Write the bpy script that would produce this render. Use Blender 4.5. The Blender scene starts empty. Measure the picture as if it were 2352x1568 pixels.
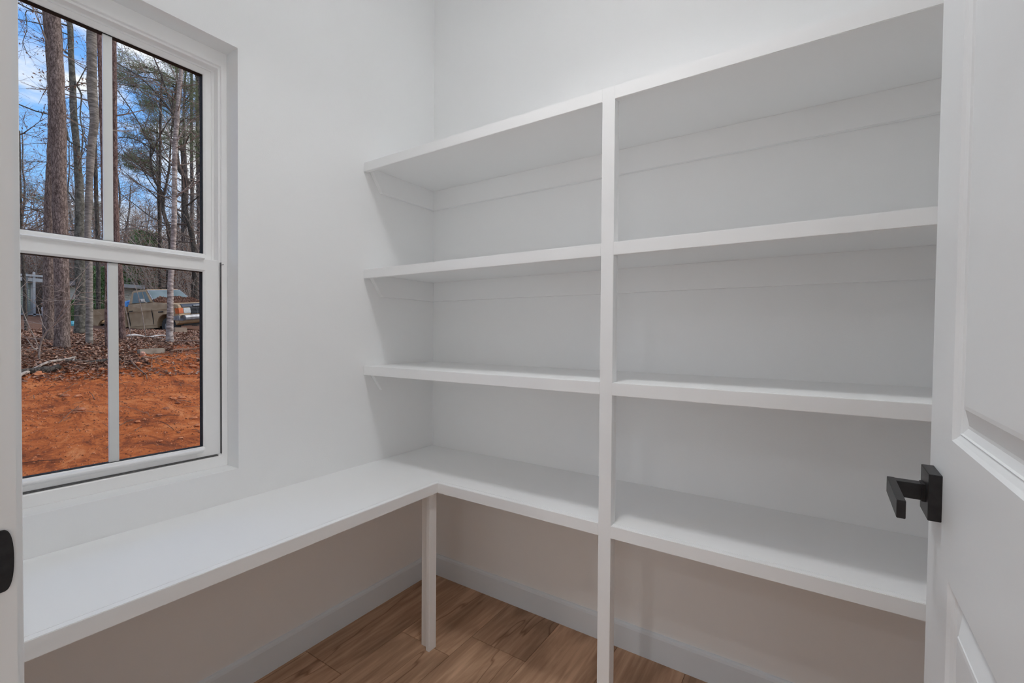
import bpy, bmesh, math, random
from mathutils import Vector, Matrix, noise
R = math.radians
random.seed(7)
sc = bpy.context.scene
COL = sc.collection

# ---------------------------------------------------------------- camera
cam = bpy.data.objects.new('camera', bpy.data.cameras.new('camera'))
COL.objects.link(cam); sc.camera = cam
CP = Vector((1.6292, -1.7267, 1.2164))
_y, _p, _r = R(33.5797), R(0.889), R(0.397)
_d = Vector((-math.sin(_y)*math.cos(_p), math.cos(_y)*math.cos(_p), -math.sin(_p)))
_rt = Vector((math.cos(_y), math.sin(_y), 0)); _up = _rt.cross(_d)
_r2 = math.cos(_r)*_rt + math.sin(_r)*_up; _u2 = -math.sin(_r)*_rt + math.cos(_r)*_up
cam.matrix_world = Matrix(((_r2.x, _u2.x, -_d.x, CP.x), (_r2.y, _u2.y, -_d.y, CP.y), (_r2.z, _u2.z, -_d.z, CP.z), (0, 0, 0, 1)))
cam.data.sensor_width = 36; cam.data.lens = 1056.74/2352*36
cam.data.clip_start = .02; cam.data.clip_end = 500

# ---------------------------------------------------------------- world, sun, exposure
vs = sc.view_settings; vs.view_transform = 'Standard'; vs.look = 'None'; vs.gamma = 1; vs.use_curve_mapping = False
vs.exposure = -0.10
w = bpy.data.worlds.new('sky'); sc.world = w; w.use_nodes = True
nt = w.node_tree; nt.nodes.clear()
N = nt.nodes.new; K = nt.links.new
tc = N('ShaderNodeTexCoord'); mp = N('ShaderNodeMapping'); mp.inputs['Scale'].default_value = (1, 1, 2.4)
K(tc.outputs['Generated'], mp.inputs['Vector'])
nz = N('ShaderNodeTexNoise'); nz.inputs['Scale'].default_value = 3.3; nz.inputs['Detail'].default_value = 8; nz.inputs['Roughness'].default_value = .58
K(mp.outputs['Vector'], nz.inputs['Vector'])
cr = N('ShaderNodeValToRGB'); cr.color_ramp.elements[0].position = .45; cr.color_ramp.elements[1].position = .57
K(nz.outputs['Fac'], cr.inputs['Fac'])
sx = N('ShaderNodeSeparateXYZ'); K(tc.outputs['Generated'], sx.inputs[0])
gr = N('ShaderNodeValToRGB'); e = gr.color_ramp.elements
e[0].position = 0; e[0].color = (.68, .82, 1.0, 1); e[1].position = .55; e[1].color = (.11, .35, .95, 1)
m_ = gr.color_ramp.elements.new(.2); m_.color = (.28, .56, 1.0, 1)
K(sx.outputs['Z'], gr.inputs['Fac'])
mx = N('ShaderNodeMix'); mx.data_type = 'RGBA'
K(cr.outputs['Color'], mx.inputs['Factor']); K(gr.outputs['Color'], mx.inputs['A']); mx.inputs['B'].default_value = (.93, .94, .98, 1)
bg = N('ShaderNodeBackground'); bg.inputs['Strength'].default_value = 1.2
wo = N('ShaderNodeOutputWorld'); K(mx.outputs['Result'], bg.inputs['Color']); K(bg.outputs[0], wo.inputs['Surface'])

def lamp(name, kind, loc, energy, size=.1, color=(1, 1, 1), direction=None):
    l = bpy.data.lights.new(name, kind); l.energy = energy; l.color = color
    o = bpy.data.objects.new(name, l); COL.objects.link(o); o.location = loc
    if kind == 'AREA': l.shape = 'DISK'; l.size = size
    if direction: o.rotation_euler = Vector(direction).to_track_quat('-Z', 'Y').to_euler()
    return o
sun = lamp('sun', 'SUN', (0, 0, 30), 2.8, color=(1, .97, .92), direction=(-.35, -.75, -.62)); sun.data.angle = R(25)
CEIL = 3.05
sc.cycles.max_bounces = 16; sc.cycles.diffuse_bounces = 12; sc.cycles.glossy_bounces = 4
dn = lamp('lamp_pantry', 'AREA', (1.10, -.90, CEIL-.245), 4.5, .20, (.972, .985, 1)); dn.data.spread = R(125)
upl = lamp('ceiling_bounce_fill', 'AREA', (1.10, -.90, CEIL-.205), 4.6, .30, (.972, .985, 1), direction=(0, 0, 1))  # added fill aimed at the ceiling, its bounce evens out the walls
lamp('lamp_hall', 'AREA', (1.10, -2.74, CEIL-.03), 6, .10, (.972, .985, 1))
lamp('lamp_hall', 'AREA', (1.10, -4.37, CEIL-.03), 9, .10, (.972, .985, 1))
# added soft fill light at the far end of the hall, reaching the shelves through the doorway
dl = lamp('hall_fill', 'AREA', (2.62, -5.36, 1.15), 13, 1.8, (.95, .98, 1), direction=(0, 1, 0)); dl.data.shape = 'RECTANGLE'; dl.data.size = 1.2; dl.data.size_y = 2.1

# ---------------------------------------------------------------- helpers
def mat(name, base, rough=.6, var=None, scale=8, bump=0, bscale=60, stretch=(1, 1, 1), metallic=0, spec=.5, detail=5, lo=.35, hi=.65, coords='Object'):
    m = bpy.data.materials.new(name); m.use_nodes = True
    t = m.node_tree; b = t.nodes['Principled BSDF']
    b.inputs['Base Color'].default_value = (*base, 1); b.inputs['Roughness'].default_value = rough
    b.inputs['Metallic'].default_value = metallic; b.inputs['Specular IOR Level'].default_value = spec
    c = t.nodes.new('ShaderNodeTexCoord'); p = t.nodes.new('ShaderNodeMapping'); p.inputs['Scale'].default_value = stretch
    t.links.new(c.outputs[coords], p.inputs['Vector'])
    if var:
        n = t.nodes.new('ShaderNodeTexNoise'); n.inputs['Scale'].default_value = scale; n.inputs['Detail'].default_value = detail
        t.links.new(p.outputs[0], n.inputs['Vector'])
        r = t.nodes.new('ShaderNodeValToRGB'); r.color_ramp.elements[0].position = lo; r.color_ramp.elements[1].position = hi
        r.color_ramp.elements[0].color = (*base, 1); r.color_ramp.elements[1].color = (*var, 1)
        t.links.new(n.outputs['Fac'], r.inputs['Fac']); t.links.new(r.outputs['Color'], b.inputs['Base Color'])
    if bump:
        n2 = t.nodes.new('ShaderNodeTexNoise'); n2.inputs['Scale'].default_value = bscale; n2.inputs['Detail'].default_value = 3
        t.links.new(p.outputs[0], n2.inputs['Vector'])
        u = t.nodes.new('ShaderNodeBump'); u.inputs['Strength'].default_value = bump; u.inputs['Distance'].default_value = .01
        t.links.new(n2.outputs['Fac'], u.inputs['Height']); t.links.new(u.outputs['Normal'], b.inputs['Normal'])
    return m

def bark(name, dark, light, plate, stretch, bump=.8, moss=None, crack=.9):
    m = bpy.data.materials.new(name); m.use_nodes = True
    t = m.node_tree; b = t.nodes['Principled BSDF']; b.inputs['Roughness'].default_value = .95; b.inputs['Specular IOR Level'].default_value = .1
    c = t.nodes.new('ShaderNodeTexCoord'); p = t.nodes.new('ShaderNodeMapping'); p.inputs['Scale'].default_value = stretch
    t.links.new(c.outputs['Object'], p.inputs['Vector'])
    nw = t.nodes.new('ShaderNodeTexNoise'); nw.inputs['Scale'].default_value = 9; t.links.new(p.outputs[0], nw.inputs['Vector'])
    ad = t.nodes.new('ShaderNodeMix'); ad.data_type = 'VECTOR'; ad.inputs['Factor'].default_value = .04
    t.links.new(p.outputs[0], ad.inputs['A']); t.links.new(nw.outputs['Color'], ad.inputs['B'])
    v = t.nodes.new('ShaderNodeTexVoronoi'); v.feature = 'F1'; v.inputs['Scale'].default_value = plate
    t.links.new(ad.outputs['Result'], v.inputs['Vector'])
    sp = t.nodes.new('ShaderNodeSeparateColor'); t.links.new(v.outputs['Color'], sp.inputs[0])
    nf = t.nodes.new('ShaderNodeTexNoise'); nf.inputs['Scale'].default_value = plate*1.5; nf.inputs['Detail'].default_value = 6; nf.inputs['Roughness'].default_value = .75
    t.links.new(p.outputs[0], nf.inputs['Vector'])
    m1 = t.nodes.new('ShaderNodeMath'); m1.operation = 'MULTIPLY_ADD'; m1.inputs[1].default_value = .22; t.links.new(sp.outputs[0], m1.inputs[0]); t.links.new(nf.outputs['Fac'], m1.inputs[2])
    m2 = t.nodes.new('ShaderNodeMath'); m2.operation = 'MULTIPLY_ADD'; m2.inputs[1].default_value = -.30; t.links.new(v.outputs['Distance'], m2.inputs[0]); t.links.new(m1.outputs[0], m2.inputs[2])
    r = t.nodes.new('ShaderNodeValToRGB'); r.color_ramp.elements[0].position = .28; r.color_ramp.elements[1].position = .66
    r.color_ramp.elements[0].color = (*dark, 1); r.color_ramp.elements[1].color = (*light, 1)
    t.links.new(m2.outputs[0], r.inputs['Fac'])
    ve = t.nodes.new('ShaderNodeTexVoronoi'); ve.feature = 'DISTANCE_TO_EDGE'; ve.inputs['Scale'].default_value = plate*1.2; t.links.new(ad.outputs['Result'], ve.inputs['Vector'])
    re_ = t.nodes.new('ShaderNodeValToRGB'); re_.color_ramp.elements[0].position = .02; re_.color_ramp.elements[1].position = .13
    re_.color_ramp.elements[0].color = (.45, .42, .40, 1); re_.color_ramp.elements[1].color = (1.12, 1.12, 1.12, 1); t.links.new(ve.outputs['Distance'], re_.inputs['Fac'])
    mc = t.nodes.new('ShaderNodeMix'); mc.data_type = 'RGBA'; mc.blend_type = 'MULTIPLY'; mc.inputs['Factor'].default_value = crack
    t.links.new(r.outputs['Color'], mc.inputs['A']); t.links.new(re_.outputs['Color'], mc.inputs['B'])
    n = t.nodes.new('ShaderNodeTexNoise'); n.inputs['Scale'].default_value = 2.2; n.inputs['Detail'].default_value = 10; n.inputs['Roughness'].default_value = .7
    t.links.new(p.outputs[0], n.inputs['Vector'])
    r2 = t.nodes.new('ShaderNodeValToRGB'); r2.color_ramp.elements[0].position = .35; r2.color_ramp.elements[1].position = .75
    r2.color_ramp.elements[0].color = (1, 1, 1, 1); r2.color_ramp.elements[1].color = (*(moss or (.55, .55, .55)), 1)
    t.links.new(n.outputs['Fac'], r2.inputs['Fac'])
    mu = t.nodes.new('ShaderNodeMix'); mu.data_type = 'RGBA'; mu.blend_type = 'MULTIPLY'; mu.inputs['Factor'].default_value = 1
    t.links.new(mc.outputs['Result'], mu.inputs['A']); t.links.new(r2.outputs['Color'], mu.inputs['B']); t.links.new(mu.outputs['Result'], b.inputs['Base Color'])
    u = t.nodes.new('ShaderNodeBump'); u.inputs['Strength'].default_value = bump; u.inputs['Distance'].default_value = .02
    t.links.new(mc.outputs['Result'], u.inputs['Height']); t.links.new(u.outputs['Normal'], b.inputs['Normal'])
    return m

class MB:
    def __init__(s): s.v = []; s.f = []
    def quad(s, a, b, c, d): i = len(s.v); s.v += [a, b, c, d]; s.f.append((i, i+1, i+2, i+3))
    def box(s, x0, x1, y0, y1, z0, z1):
        i = len(s.v)
        s.v += [(x0,y0,z0),(x1,y0,z0),(x1,y1,z0),(x0,y1,z0),(x0,y0,z1),(x1,y0,z1),(x1,y1,z1),(x0,y1,z1)]
        s.f += [(i,i+3,i+2,i+1),(i+4,i+5,i+6,i+7),(i,i+1,i+5,i+4),(i+1,i+2,i+6,i+5),(i+2,i+3,i+7,i+6),(i+3,i,i+4,i+7)]
        return s
    def prism(s, pts, axis, a, b):
        # pts: 2D polygon, extruded along axis from a to b
        def P(p, k):
            return (k, p[0], p[1]) if axis == 0 else ((p[0], k, p[1]) if axis == 1 else (p[0], p[1], k))
        i = len(s.v); n = len(pts)
        s.v += [P(p, a) for p in pts] + [P(p, b) for p in pts]
        s.f.append(tuple(i+k for k in range(n))[::-1]); s.f.append(tuple(i+n+k for k in range(n)))
        for k in range(n): s.f.append((i+k, i+(k+1) % n, i+n+(k+1) % n, i+n+k))
        return s
    def tube(s, pts, rads, n=6, cap=True):
        prev = None; i0 = len(s.v)
        for k, p in enumerate(pts):
            p = Vector(p)
            a = Vector(pts[max(k-1, 0)]); b = Vector(pts[min(k+1, len(pts)-1)])
            t = (b-a); t = t.normalized() if t.length > 1e-9 else Vector((0, 0, 1))
            if prev is None:
                prev = t.orthogonal().normalized()
            u = prev - t*prev.dot(t); u = u.normalized() if u.length > 1e-6 else t.orthogonal().normalized(); prev = u
            q = t.cross(u); r = rads[k] if hasattr(rads, '__len__') else rads
            for j in range(n):
                an = 2*math.pi*j/n; c = p + (u*math.cos(an)+q*math.sin(an))*r
                s.v.append((c.x, c.y, c.z))
        m = len(pts)
        for k in range(m-1):
            for j in range(n):
                a = i0+k*n+j; b = i0+k*n+(j+1) % n
                s.f.append((a, b, b+n, a+n))
        if cap:
            s.f.append(tuple(i0+j for j in range(n))[::-1]); s.f.append(tuple(i0+(m-1)*n+j for j in range(n)))
        return s
    def mesh(s, name, m, smooth=False):
        me = bpy.data.meshes.new(name); me.from_pydata([tuple(v) for v in s.v], [], s.f); me.validate()
        for mm in (m if isinstance(m, (list, tuple)) else [m]): me.materials.append(mm)
        if smooth:
            me.shade_smooth()
        return me
    def build(s, name, m, parent=None, smooth=False, bevel=0, fix=True):
        me = s.mesh(name, m, smooth)
        if fix:
            b = bmesh.new(); b.from_mesh(me); bmesh.ops.recalc_face_normals(b, faces=b.faces)
            if bevel:
                bmesh.ops.remove_doubles(b, verts=b.verts, dist=1e-5)
                bmesh.ops.bevel(b, geom=[e for e in b.edges if len(e.link_faces) == 2 and e.calc_face_angle(0) > .5], offset=bevel, segments=2, affect='EDGES', clamp_overlap=True)
            b.to_mesh(me); b.free()
            if smooth: me.shade_smooth()
        o = bpy.data.objects.new(name, me); COL.objects.link(o)
        if parent: o.parent = parent
        return o
def put(name, me, parent=None, loc=(0, 0, 0)):
    o = bpy.data.objects.new(name, me); COL.objects.link(o); o.location = loc
    if parent: o.parent = parent
    return o
def tag(o, label=None, cat=None, group=None, kind=None):
    if label: o['label'] = label
    if cat: o['category'] = cat
    if group: o['group'] = group
    if kind: o['kind'] = kind
    return o
def empty(name, loc=(0, 0, 0)):
    o = bpy.data.objects.new(name, None); COL.objects.link(o); o.location = loc; o.empty_display_size = .1
    return o
def loops_mesh(mb, loops, closed=False):
    # loops: rects (y0,y1,z0,z1,x) joined edge to edge
    i = len(mb.v)
    for (y0, y1, z0, z1, x) in loops: mb.v += [(x, y0, z0), (x, y1, z0), (x, y1, z1), (x, y0, z1)]
    n = len(loops)
    for k in range(n if closed else n-1):
        for j in range(4):
            a = i+4*k+j; b = i+4*k+(j+1) % 4; k2 = (k+1) % n
            mb.f.append((a, b, i+4*k2+(j+1) % 4, i+4*k2+j))
    return mb

# ---------------------------------------------------------------- materials
M = {}
M['wall'] = mat('wall_paint', (.905, .912, .912), .75, bump=.04, bscale=260, spec=.25)
M['ceiling'] = mat('ceiling_paint', (.90, .905, .91), .85, bump=.06, bscale=200, spec=.2)
M['trim'] = mat('trim_enamel', (.86, .885, .90), .42, bump=.015, bscale=90, spec=.4)
M['shelf'] = mat('shelf_enamel', (.905, .912, .912), .5, bump=.012, bscale=120, spec=.35)
M['base'] = mat('baseboard_enamel', (.80, .87, .93), .42, bump=.015, bscale=90, spec=.4)
M['vinyl'] = mat('window_vinyl', (.955, .955, .95), .33, bump=.004, bscale=300, spec=.45)
M['black'] = mat('black_metal', (.018, .018, .02), .42, var=(.03, .03, .032), scale=90, metallic=.4)
M['gasket'] = mat('dark_gasket', (.008, .010, .010), .9, var=(.02, .022, .022), scale=60)
M['pile'] = mat('weatherstrip_pile', (.09, .09, .095), .95, var=(.14, .14, .14), scale=400)
M['diffuser'] = mat('lamp_diffuser', (.9, .9, .88), .5)
_b = M['diffuser'].node_tree.nodes['Principled BSDF']; _b.inputs['Emission Color'].default_value = (1, .985, .96, 1); _b.inputs['Emission Strength'].default_value = 4

g = bpy.data.materials.new('window_glass'); g.use_nodes = True; t = g.node_tree; t.nodes.clear()
o_ = t.nodes.new('ShaderNodeOutputMaterial'); tr = t.nodes.new('ShaderNodeBsdfTransparent'); tr.inputs[0].default_value = (.975, .985, .98, 1)
gl = t.nodes.new('ShaderNodeBsdfGlossy'); gl.inputs['Roughness'].default_value = .01; fr = t.nodes.new('ShaderNodeFresnel'); fr.inputs['IOR'].default_value = 1.16
ms = t.nodes.new('ShaderNodeMixShader'); t.links.new(fr.outputs[0], ms.inputs[0]); t.links.new(tr.outputs[0], ms.inputs[1]); t.links.new(gl.outputs[0], ms.inputs[2]); t.links.new(ms.outputs[0], o_.inputs[0])
M['glass'] = g

def wood():
    m = bpy.data.materials.new('oak_plank'); m.use_nodes = True; t = m.node_tree; b = t.nodes['Principled BSDF']
    b.inputs['Roughness'].default_value = .5; b.inputs['Specular IOR Level'].default_value = .35
    L = t.links.new; nn = t.nodes.new
    c = nn('ShaderNodeTexCoord'); oi = nn('ShaderNodeObjectInfo')
    sc_ = nn('ShaderNodeVectorMath'); sc_.operation = 'SCALE'; sc_.inputs['Scale'].default_value = 37
    cx = nn('ShaderNodeCombineXYZ'); L(oi.outputs['Random'], cx.inputs[0]); L(oi.outputs['Random'], cx.inputs[1]); L(cx.outputs[0], sc_.inputs[0])
    ad = nn('ShaderNodeVectorMath'); L(c.outputs['Object'], ad.inputs[0]); L(sc_.outputs[0], ad.inputs[1])
    p = nn('ShaderNodeMapping'); p.inputs['Scale'].default_value = (1, .07, 1); L(ad.outputs[0], p.inputs['Vector'])
    n1 = nn('ShaderNodeTexNoise'); n1.inputs['Scale'].default_value = 55; n1.inputs['Detail'].default_value = 6; n1.inputs['Distortion'].default_value = .6; L(p.outputs[0], n1.inputs['Vector'])
    r1 = nn('ShaderNodeValToRGB'); r1.color_ramp.elements[0].position = .3; r1.color_ramp.elements[1].position = .72
    r1.color_ramp.elements[0].color = (.43,.265,.17,1); r1.color_ramp.elements[1].color = (.66,.445,.30,1); L(n1.outputs['Fac'], r1.inputs['Fac'])
    p2 = nn('ShaderNodeMapping'); p2.inputs['Scale'].default_value = (1, .22, 1); L(ad.outputs[0], p2.inputs['Vector'])
    n2 = nn('ShaderNodeTexNoise'); n2.inputs['Scale'].default_value = 9; n2.inputs['Detail'].default_value = 4; n2.inputs['Distortion'].default_value = 1.2; L(p2.outputs[0], n2.inputs['Vector'])
    r2 = nn('ShaderNodeValToRGB'); r2.color_ramp.elements[0].position = .36; r2.color_ramp.elements[1].position = .62
    r2.color_ramp.elements[0].color = (.72, .68, .64, 1); r2.color_ramp.elements[1].color = (1.08, 1.06, 1.04, 1); L(n2.outputs['Fac'], r2.inputs['Fac'])
    mu = nn('ShaderNodeMix'); mu.data_type = 'RGBA'; mu.blend_type = 'MULTIPLY'; mu.inputs['Factor'].default_value = 1
    L(r1.outputs['Color'], mu.inputs['A']); L(r2.outputs['Color'], mu.inputs['B'])
    # knots
    p3 = nn('ShaderNodeMapping'); p3.inputs['Scale'].default_value = (1, .45, 1); L(ad.outputs[0], p3.inputs['Vector'])
    vo = nn('ShaderNodeTexVoronoi'); vo.inputs['Scale'].default_value = 4.2; L(p3.outputs[0], vo.inputs['Vector'])
    r3 = nn('ShaderNodeValToRGB'); r3.color_ramp.elements[0].position = .03; r3.color_ramp.elements[1].position = .085
    r3.color_ramp.elements[0].color = (.42, .32, .28, 1); r3.color_ramp.elements[1].color = (1, 1, 1, 1); L(vo.outputs['Distance'], r3.inputs['Fac'])
    mu2 = nn('ShaderNodeMix'); mu2.data_type = 'RGBA'; mu2.blend_type = 'MULTIPLY'; mu2.inputs['Factor'].default_value = 1
    L(mu.outputs['Result'], mu2.inputs['A']); L(r3.outputs['Color'], mu2.inputs['B'])
    # cracks along the grain
    p4 = nn('ShaderNodeMapping'); p4.inputs['Scale'].default_value = (1, .16, 1); L(ad.outputs[0], p4.inputs['Vector'])
    n4 = nn('ShaderNodeTexNoise'); n4.inputs['Scale'].default_value = 2.6; n4.inputs['Detail'].default_value = 4; n4.inputs['Roughness'].default_value = .5; L(p4.outputs[0], n4.inputs['Vector'])
    m4 = nn('ShaderNodeMath'); m4.operation = 'SUBTRACT'; m4.inputs[1].default_value = .5; L(n4.outputs['Fac'], m4.inputs[0])
    m5 = nn('ShaderNodeMath'); m5.operation = 'ABSOLUTE'; L(m4.outputs[0], m5.inputs[0])
    r4 = nn('ShaderNodeValToRGB'); r4.color_ramp.elements[0].position = 0; r4.color_ramp.elements[1].position = .0035
    r4.color_ramp.elements[0].color = (.55, .47, .42, 1); r4.color_ramp.elements[1].color = (1, 1, 1, 1); L(m5.outputs[0], r4.inputs['Fac'])
    mu3 = nn('ShaderNodeMix'); mu3.data_type = 'RGBA'; mu3.blend_type = 'MULTIPLY'; mu3.inputs['Factor'].default_value = 1
    L(mu2.outputs['Result'], mu3.inputs['A']); L(r4.outputs['Color'], mu3.inputs['B'])
    # each plank a little lighter or darker than the next
    mr = nn('ShaderNodeMapRange'); mr.inputs['To Min'].default_value = .85; mr.inputs['To Max'].default_value = 1.1; L(oi.outputs['Random'], mr.inputs['Value'])
    vm = nn('ShaderNodeVectorMath'); vm.operation = 'SCALE'; L(mu3.outputs['Result'], vm.inputs[0]); L(mr.outputs['Result'], vm.inputs['Scale'])
    L(vm.outputs[0], b.inputs['Base Color'])
    u = nn('ShaderNodeBump'); u.inputs['Strength'].default_value = .15; u.inputs['Distance'].default_value = .002
    L(n1.outputs['Fac'], u.inputs['Height']); L(u.outputs['Normal'], b.inputs['Normal'])
    return m
M['wood'] = wood()

# ---------------------------------------------------------------- room shell
RX = 2.10          # right wall of the pantry
YF = -1.618        # pantry side of the doorway wall
YB = -1.735        # hall side of it
HX, HY = 3.3, -5.4 # hall beyond
WT, WB_, WY0, WY1 = 2.167, .756, -1.564, -.9437   # window opening
JX0, JX1, DH = .957, 1.765, 2.045                 # door opening
def S(o): o['kind'] = 'structure'; return o
b = MB()
b.box(-.14, 0, HY, WY0, -.45, CEIL); b.box(-.14, 0, WY1, .14, -.45, CEIL); b.box(-.14, 0, WY0, WY1, -.45, WB_); b.box(-.14, 0, WY0, WY1, WT, CEIL)
wl = S(b.build('wall_left', M['wall']))
S(MB().box(0, RX+.12, 0, .14, -.45, CEIL).build('wall_back', M['wall']))
S(MB().box(RX, RX+.12, YB, 0, 0, CEIL).build('wall_right', M['wall']))
b = MB(); b.box(0, JX0-.019, YB, YF, 0, CEIL); b.box(JX1+.019, HX, YB, YF, 0, CEIL); b.box(JX0-.019, JX1+.019, YB, YF, DH+.019, CEIL)
S(b.build('wall_front', M['wall']))
S(MB().box(HX, HX+.12, HY, YF, 0, CEIL).build('wall_hall_right', M['wall']))
b = MB(); b.box(1.88, 1.96, HY, HY+.02, 0, 2.28); b.box(HX-.08, HX, HY, HY+.02, 0, 2.28); b.box(1.96, HX-.08, HY, HY+.02, 2.2, 2.28); b.box(2.55, 2.61, HY, HY+.02, 0, 2.2)
S(b.build('fill_frame', M['trim']))  # made-up door frame around the hall fill light, on a solid wall
S(MB().box(-.14, HX+.12, HY-.12, HY, 0, CEIL).build('wall_hall_back', M['wall']))
S(MB().box(-.14, HX+.12, HY-.12, .14, CEIL, CEIL+.12).build('ceiling', M['ceiling']))

floor = S(MB().box(0, HX, HY, 0, -.12, -.012).build('floor', mat('underlay', (.08, .05, .035), .9, var=(.06, .04, .03))))
PW = .2545
joints = {0: -.707, 1: -.42, 2: -.285, 3: -1.02}
_pm = {}
for k in range(-1, 13):
    x0 = .232 + PW*(k-1); x1 = x0 + PW
    x0c, x1c = max(x0, 0), min(x1, HX)
    if x1c <= x0c: continue
    j = joints.get(k, -random.random()*1.2)
    ys = [0] + [j - 1.22*i for i in range(0, 6)]
    ys = [y for y in ys if y > HY] + [HY]
    if k not in joints and ys[0]-ys[1] < .1: ys.pop(1)
    for i in range(len(ys)-1):
        ya, yb = ys[i+1], ys[i]
        if yb-ya < .01: continue
        gq = .0006
        mbp = MB().box(-(x1c-x0c)/2+gq, (x1c-x0c)/2-gq, -(yb-ya)/2+gq, (yb-ya)/2-gq, -.012, 0)
        o = mbp.build('floor_plank', M['wood'], floor, bevel=.0008); o.location = ((x0c+x1c)/2, (ya+yb)/2, 0)

def baseboard(name, pts, axis, a, bb):
    S(MB().prism(pts, axis, a, bb).build(name, M['base']))
prof = [(0, 0), (.014, 0), (.014, .088), (.0115, .096), (.006, .101), (0, .101)]
baseboard('baseboard_left', prof, 1, YF, 0)                      # x,z profile along y
baseboard('baseboard_back', [(-a, z) for a, z in prof], 0, .014, RX)
baseboard('baseboard_right', [(RX-a, z) for a, z in prof], 1, YF, -.014)
baseboard('baseboard_front', [(YF+a, z) for a, z in prof], 0, .014, JX0-.09)

# door jamb, casing and strike
b = MB()
b.box(JX0-.019, JX0, YB-.002, YF, 0, DH); b.box(JX1, JX1+.019, YB-.002, YF, 0, DH); b.box(JX0-.019, JX1+.019, YB-.002, YF, DH, DH+.019)
b.box(JX0, JX0+.011, YF-.075, YF-.037, 0, DH); b.box(JX0, JX1, YF-.075, YF-.037, DH-.011, DH)
trim1 = S(b.build('trim_1', M['trim']))
cas = [(JX0-.006, YF), (JX0-.006, YF+.005), (JX0-.012, YF+.0065), (JX0-.06, YF+.009), (JX0-.076, YF+.009), (JX0-.076, YF)]
S(MB().prism(cas, 2, 0, DH+.005).build('trim_2', M['trim']))
S(MB().prism([(JX0+JX1-x, y) for x, y in cas], 2, 0, DH+.005).build('trim_3', M['trim']))
S(MB().box(JX0-.076, JX1+.076, YF, YF+.009, DH+.006, DH+.08).build('trim_4', M['trim']))
# strike plate with its curved lip wrapping the jamb edge
SZ = .9877
st = MB()
pr = []
for k in range(25):
    a = k/24*math.pi-math.pi/2
    pr.append((YF-.012+.0100*math.cos(a)**.55 if math.cos(a) > 0 else YF-.012, SZ+.031*math.sin(a)))
pl = [(YF-.055, SZ-.031)] + pr + [(YF-.055, SZ+.031)]
st.prism(pl, 0, JX0, JX0+.0025)
strike = st.build('strike_plate', M['black'], trim1, bevel=.0008)

# ---------------------------------------------------------------- window
win = empty('window_1', (0, 0, 0)); S(win)
b = MB(); y0, y1, z0, z1 = WY0, WY1, WB_, WT
def rc(s, bt, tp, x): return (y0+s, y1-s, z0+bt, z1-tp, x)
loops_mesh(b, [rc(0, 0, 0, -.139), rc(0, 0, 0, -.073), rc(.002, .002, .002, -.0715), rc(.017, .034, .046, -.0715), rc(.019, .036, .048, -.073), rc(.019, .040, .049, -.081), rc(.0245, .040, .055, -.081), rc(.0255, .040, .056, -.082), rc(.0255, .040, .056, -.108), rc(.034, .042, .062, -.108), rc(.034, .042, .062, -.139)], closed=True)
b.build('window_frame', M['vinyl'], win)
def sash(name, s0, b0, t0, s1, b1, t1, xf, th, bead=.006):
    # s0/b0/t0 outer insets as absolute rect, s1/b1/t1 glass rect
    b = MB(); A = (y0+s0, y1-s0, b0, t0); B = (y0+s1, y1-s1, b1, t1)
    e = .002
    loops_mesh(b, [(*A, xf-th), (*A, xf-e), (A[0]+e, A[1]-e, A[2]+e, A[3]-e, xf), (B[0]-bead, B[1]+bead, B[2]-bead, B[3]+bead, xf), (B[0]-.001, B[1]+.001, B[2]-.001, B[3]+.001, xf-.004), (*B, xf-.006), (*B, xf-th)], closed=True)
    o = b.build(name, M['vinyl'], win)
    g_ = MB().box(xf-.014, xf-.011, B[0], B[1], B[2], B[3]).build('glass_pane', M['glass'], o)
    k = MB(); q = .0012
    loops_mesh(k, [(*B, xf-.008), (B[0]+q, B[1]-q, B[2]+q, B[3]-q, xf-.008), (B[0]+q, B[1]-q, B[2]+q, B[3]-q, xf-.028), (*B, xf-.028)], closed=True)
    k.build('glazing_gasket', M['gasket'], o)
    return o, B
lo, BL = sash('lower_sash', .0215, .797, 1.462, .071, .832, 1.4185, -.082, .026)
up, BU = sash('upper_sash', .027, 1.44, 2.113, .0565, 1.4835, 2.0885, -.1115, .026)
MB().box(-.102, -.094, -1.2595, -1.2365, BL[2], BL[3]).build('muntin', M['vinyl'], lo)
MB().box(-.131, -.124, -1.2605, -1.2385, BU[2], BU[3]).build('muntin', M['vinyl'], up)
# weatherstrip beside the lower sash
MB().box(-.086, -.0735, WY1-.0213, WY1-.0192, .80, 1.455).build('weatherstrip', M['pile'], win)
MB().box(-.086, -.0735, WY0+.0192, WY0+.0213, .80, 1.455).build('weatherstrip', M['pile'], win)
MB().box(-.085, -.0745, WY0+.03, WY1-.03, .7942, .7968).build('weatherstrip', M['pile'], win)
tilt = MB().tube([(-.078, WY1-.020, 1.452), (-.072, WY1-.019, 1.447), (-.069, WY1-.014, 1.449)], .0018, 6).build('tilt_latch', mat('zinc', (.35, .35, .36), .4, metallic=.8, var=(.3, .3, .3)), win)
# finger rail of the lower sash (meeting rail) and lift rail at its foot
def rail(z, h, dep, ya, yb, nm):
    pr = [(-.082, z), (-.082+dep*.55, z), (-.082+dep*.9, z-.002), (-.082+dep, z-h*.4), (-.082+dep*.85, z-h*.7), (-.082+dep*.5, z-h), (-.082, z-h*1.3)]
    return MB().prism(pr, 1, ya, yb).build(nm, M['vinyl'], lo)
rail(1.4655, .007, .012, BL[0]+.0, BL[1]-.0, 'finger_rail')
rail(.829, .013, .013, BL[0]-.004, BL[1]-.004, 'lift_rail')
lk = MB(); pr = [(-1.2950+.12*k/12, 1.4655+.0062*math.sin(math.pi*k/12)) for k in range(13)]
lk.prism(pr, 0, -.100, -.0735); lk.build('sash_lock', M['vinyl'], lo)

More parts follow.
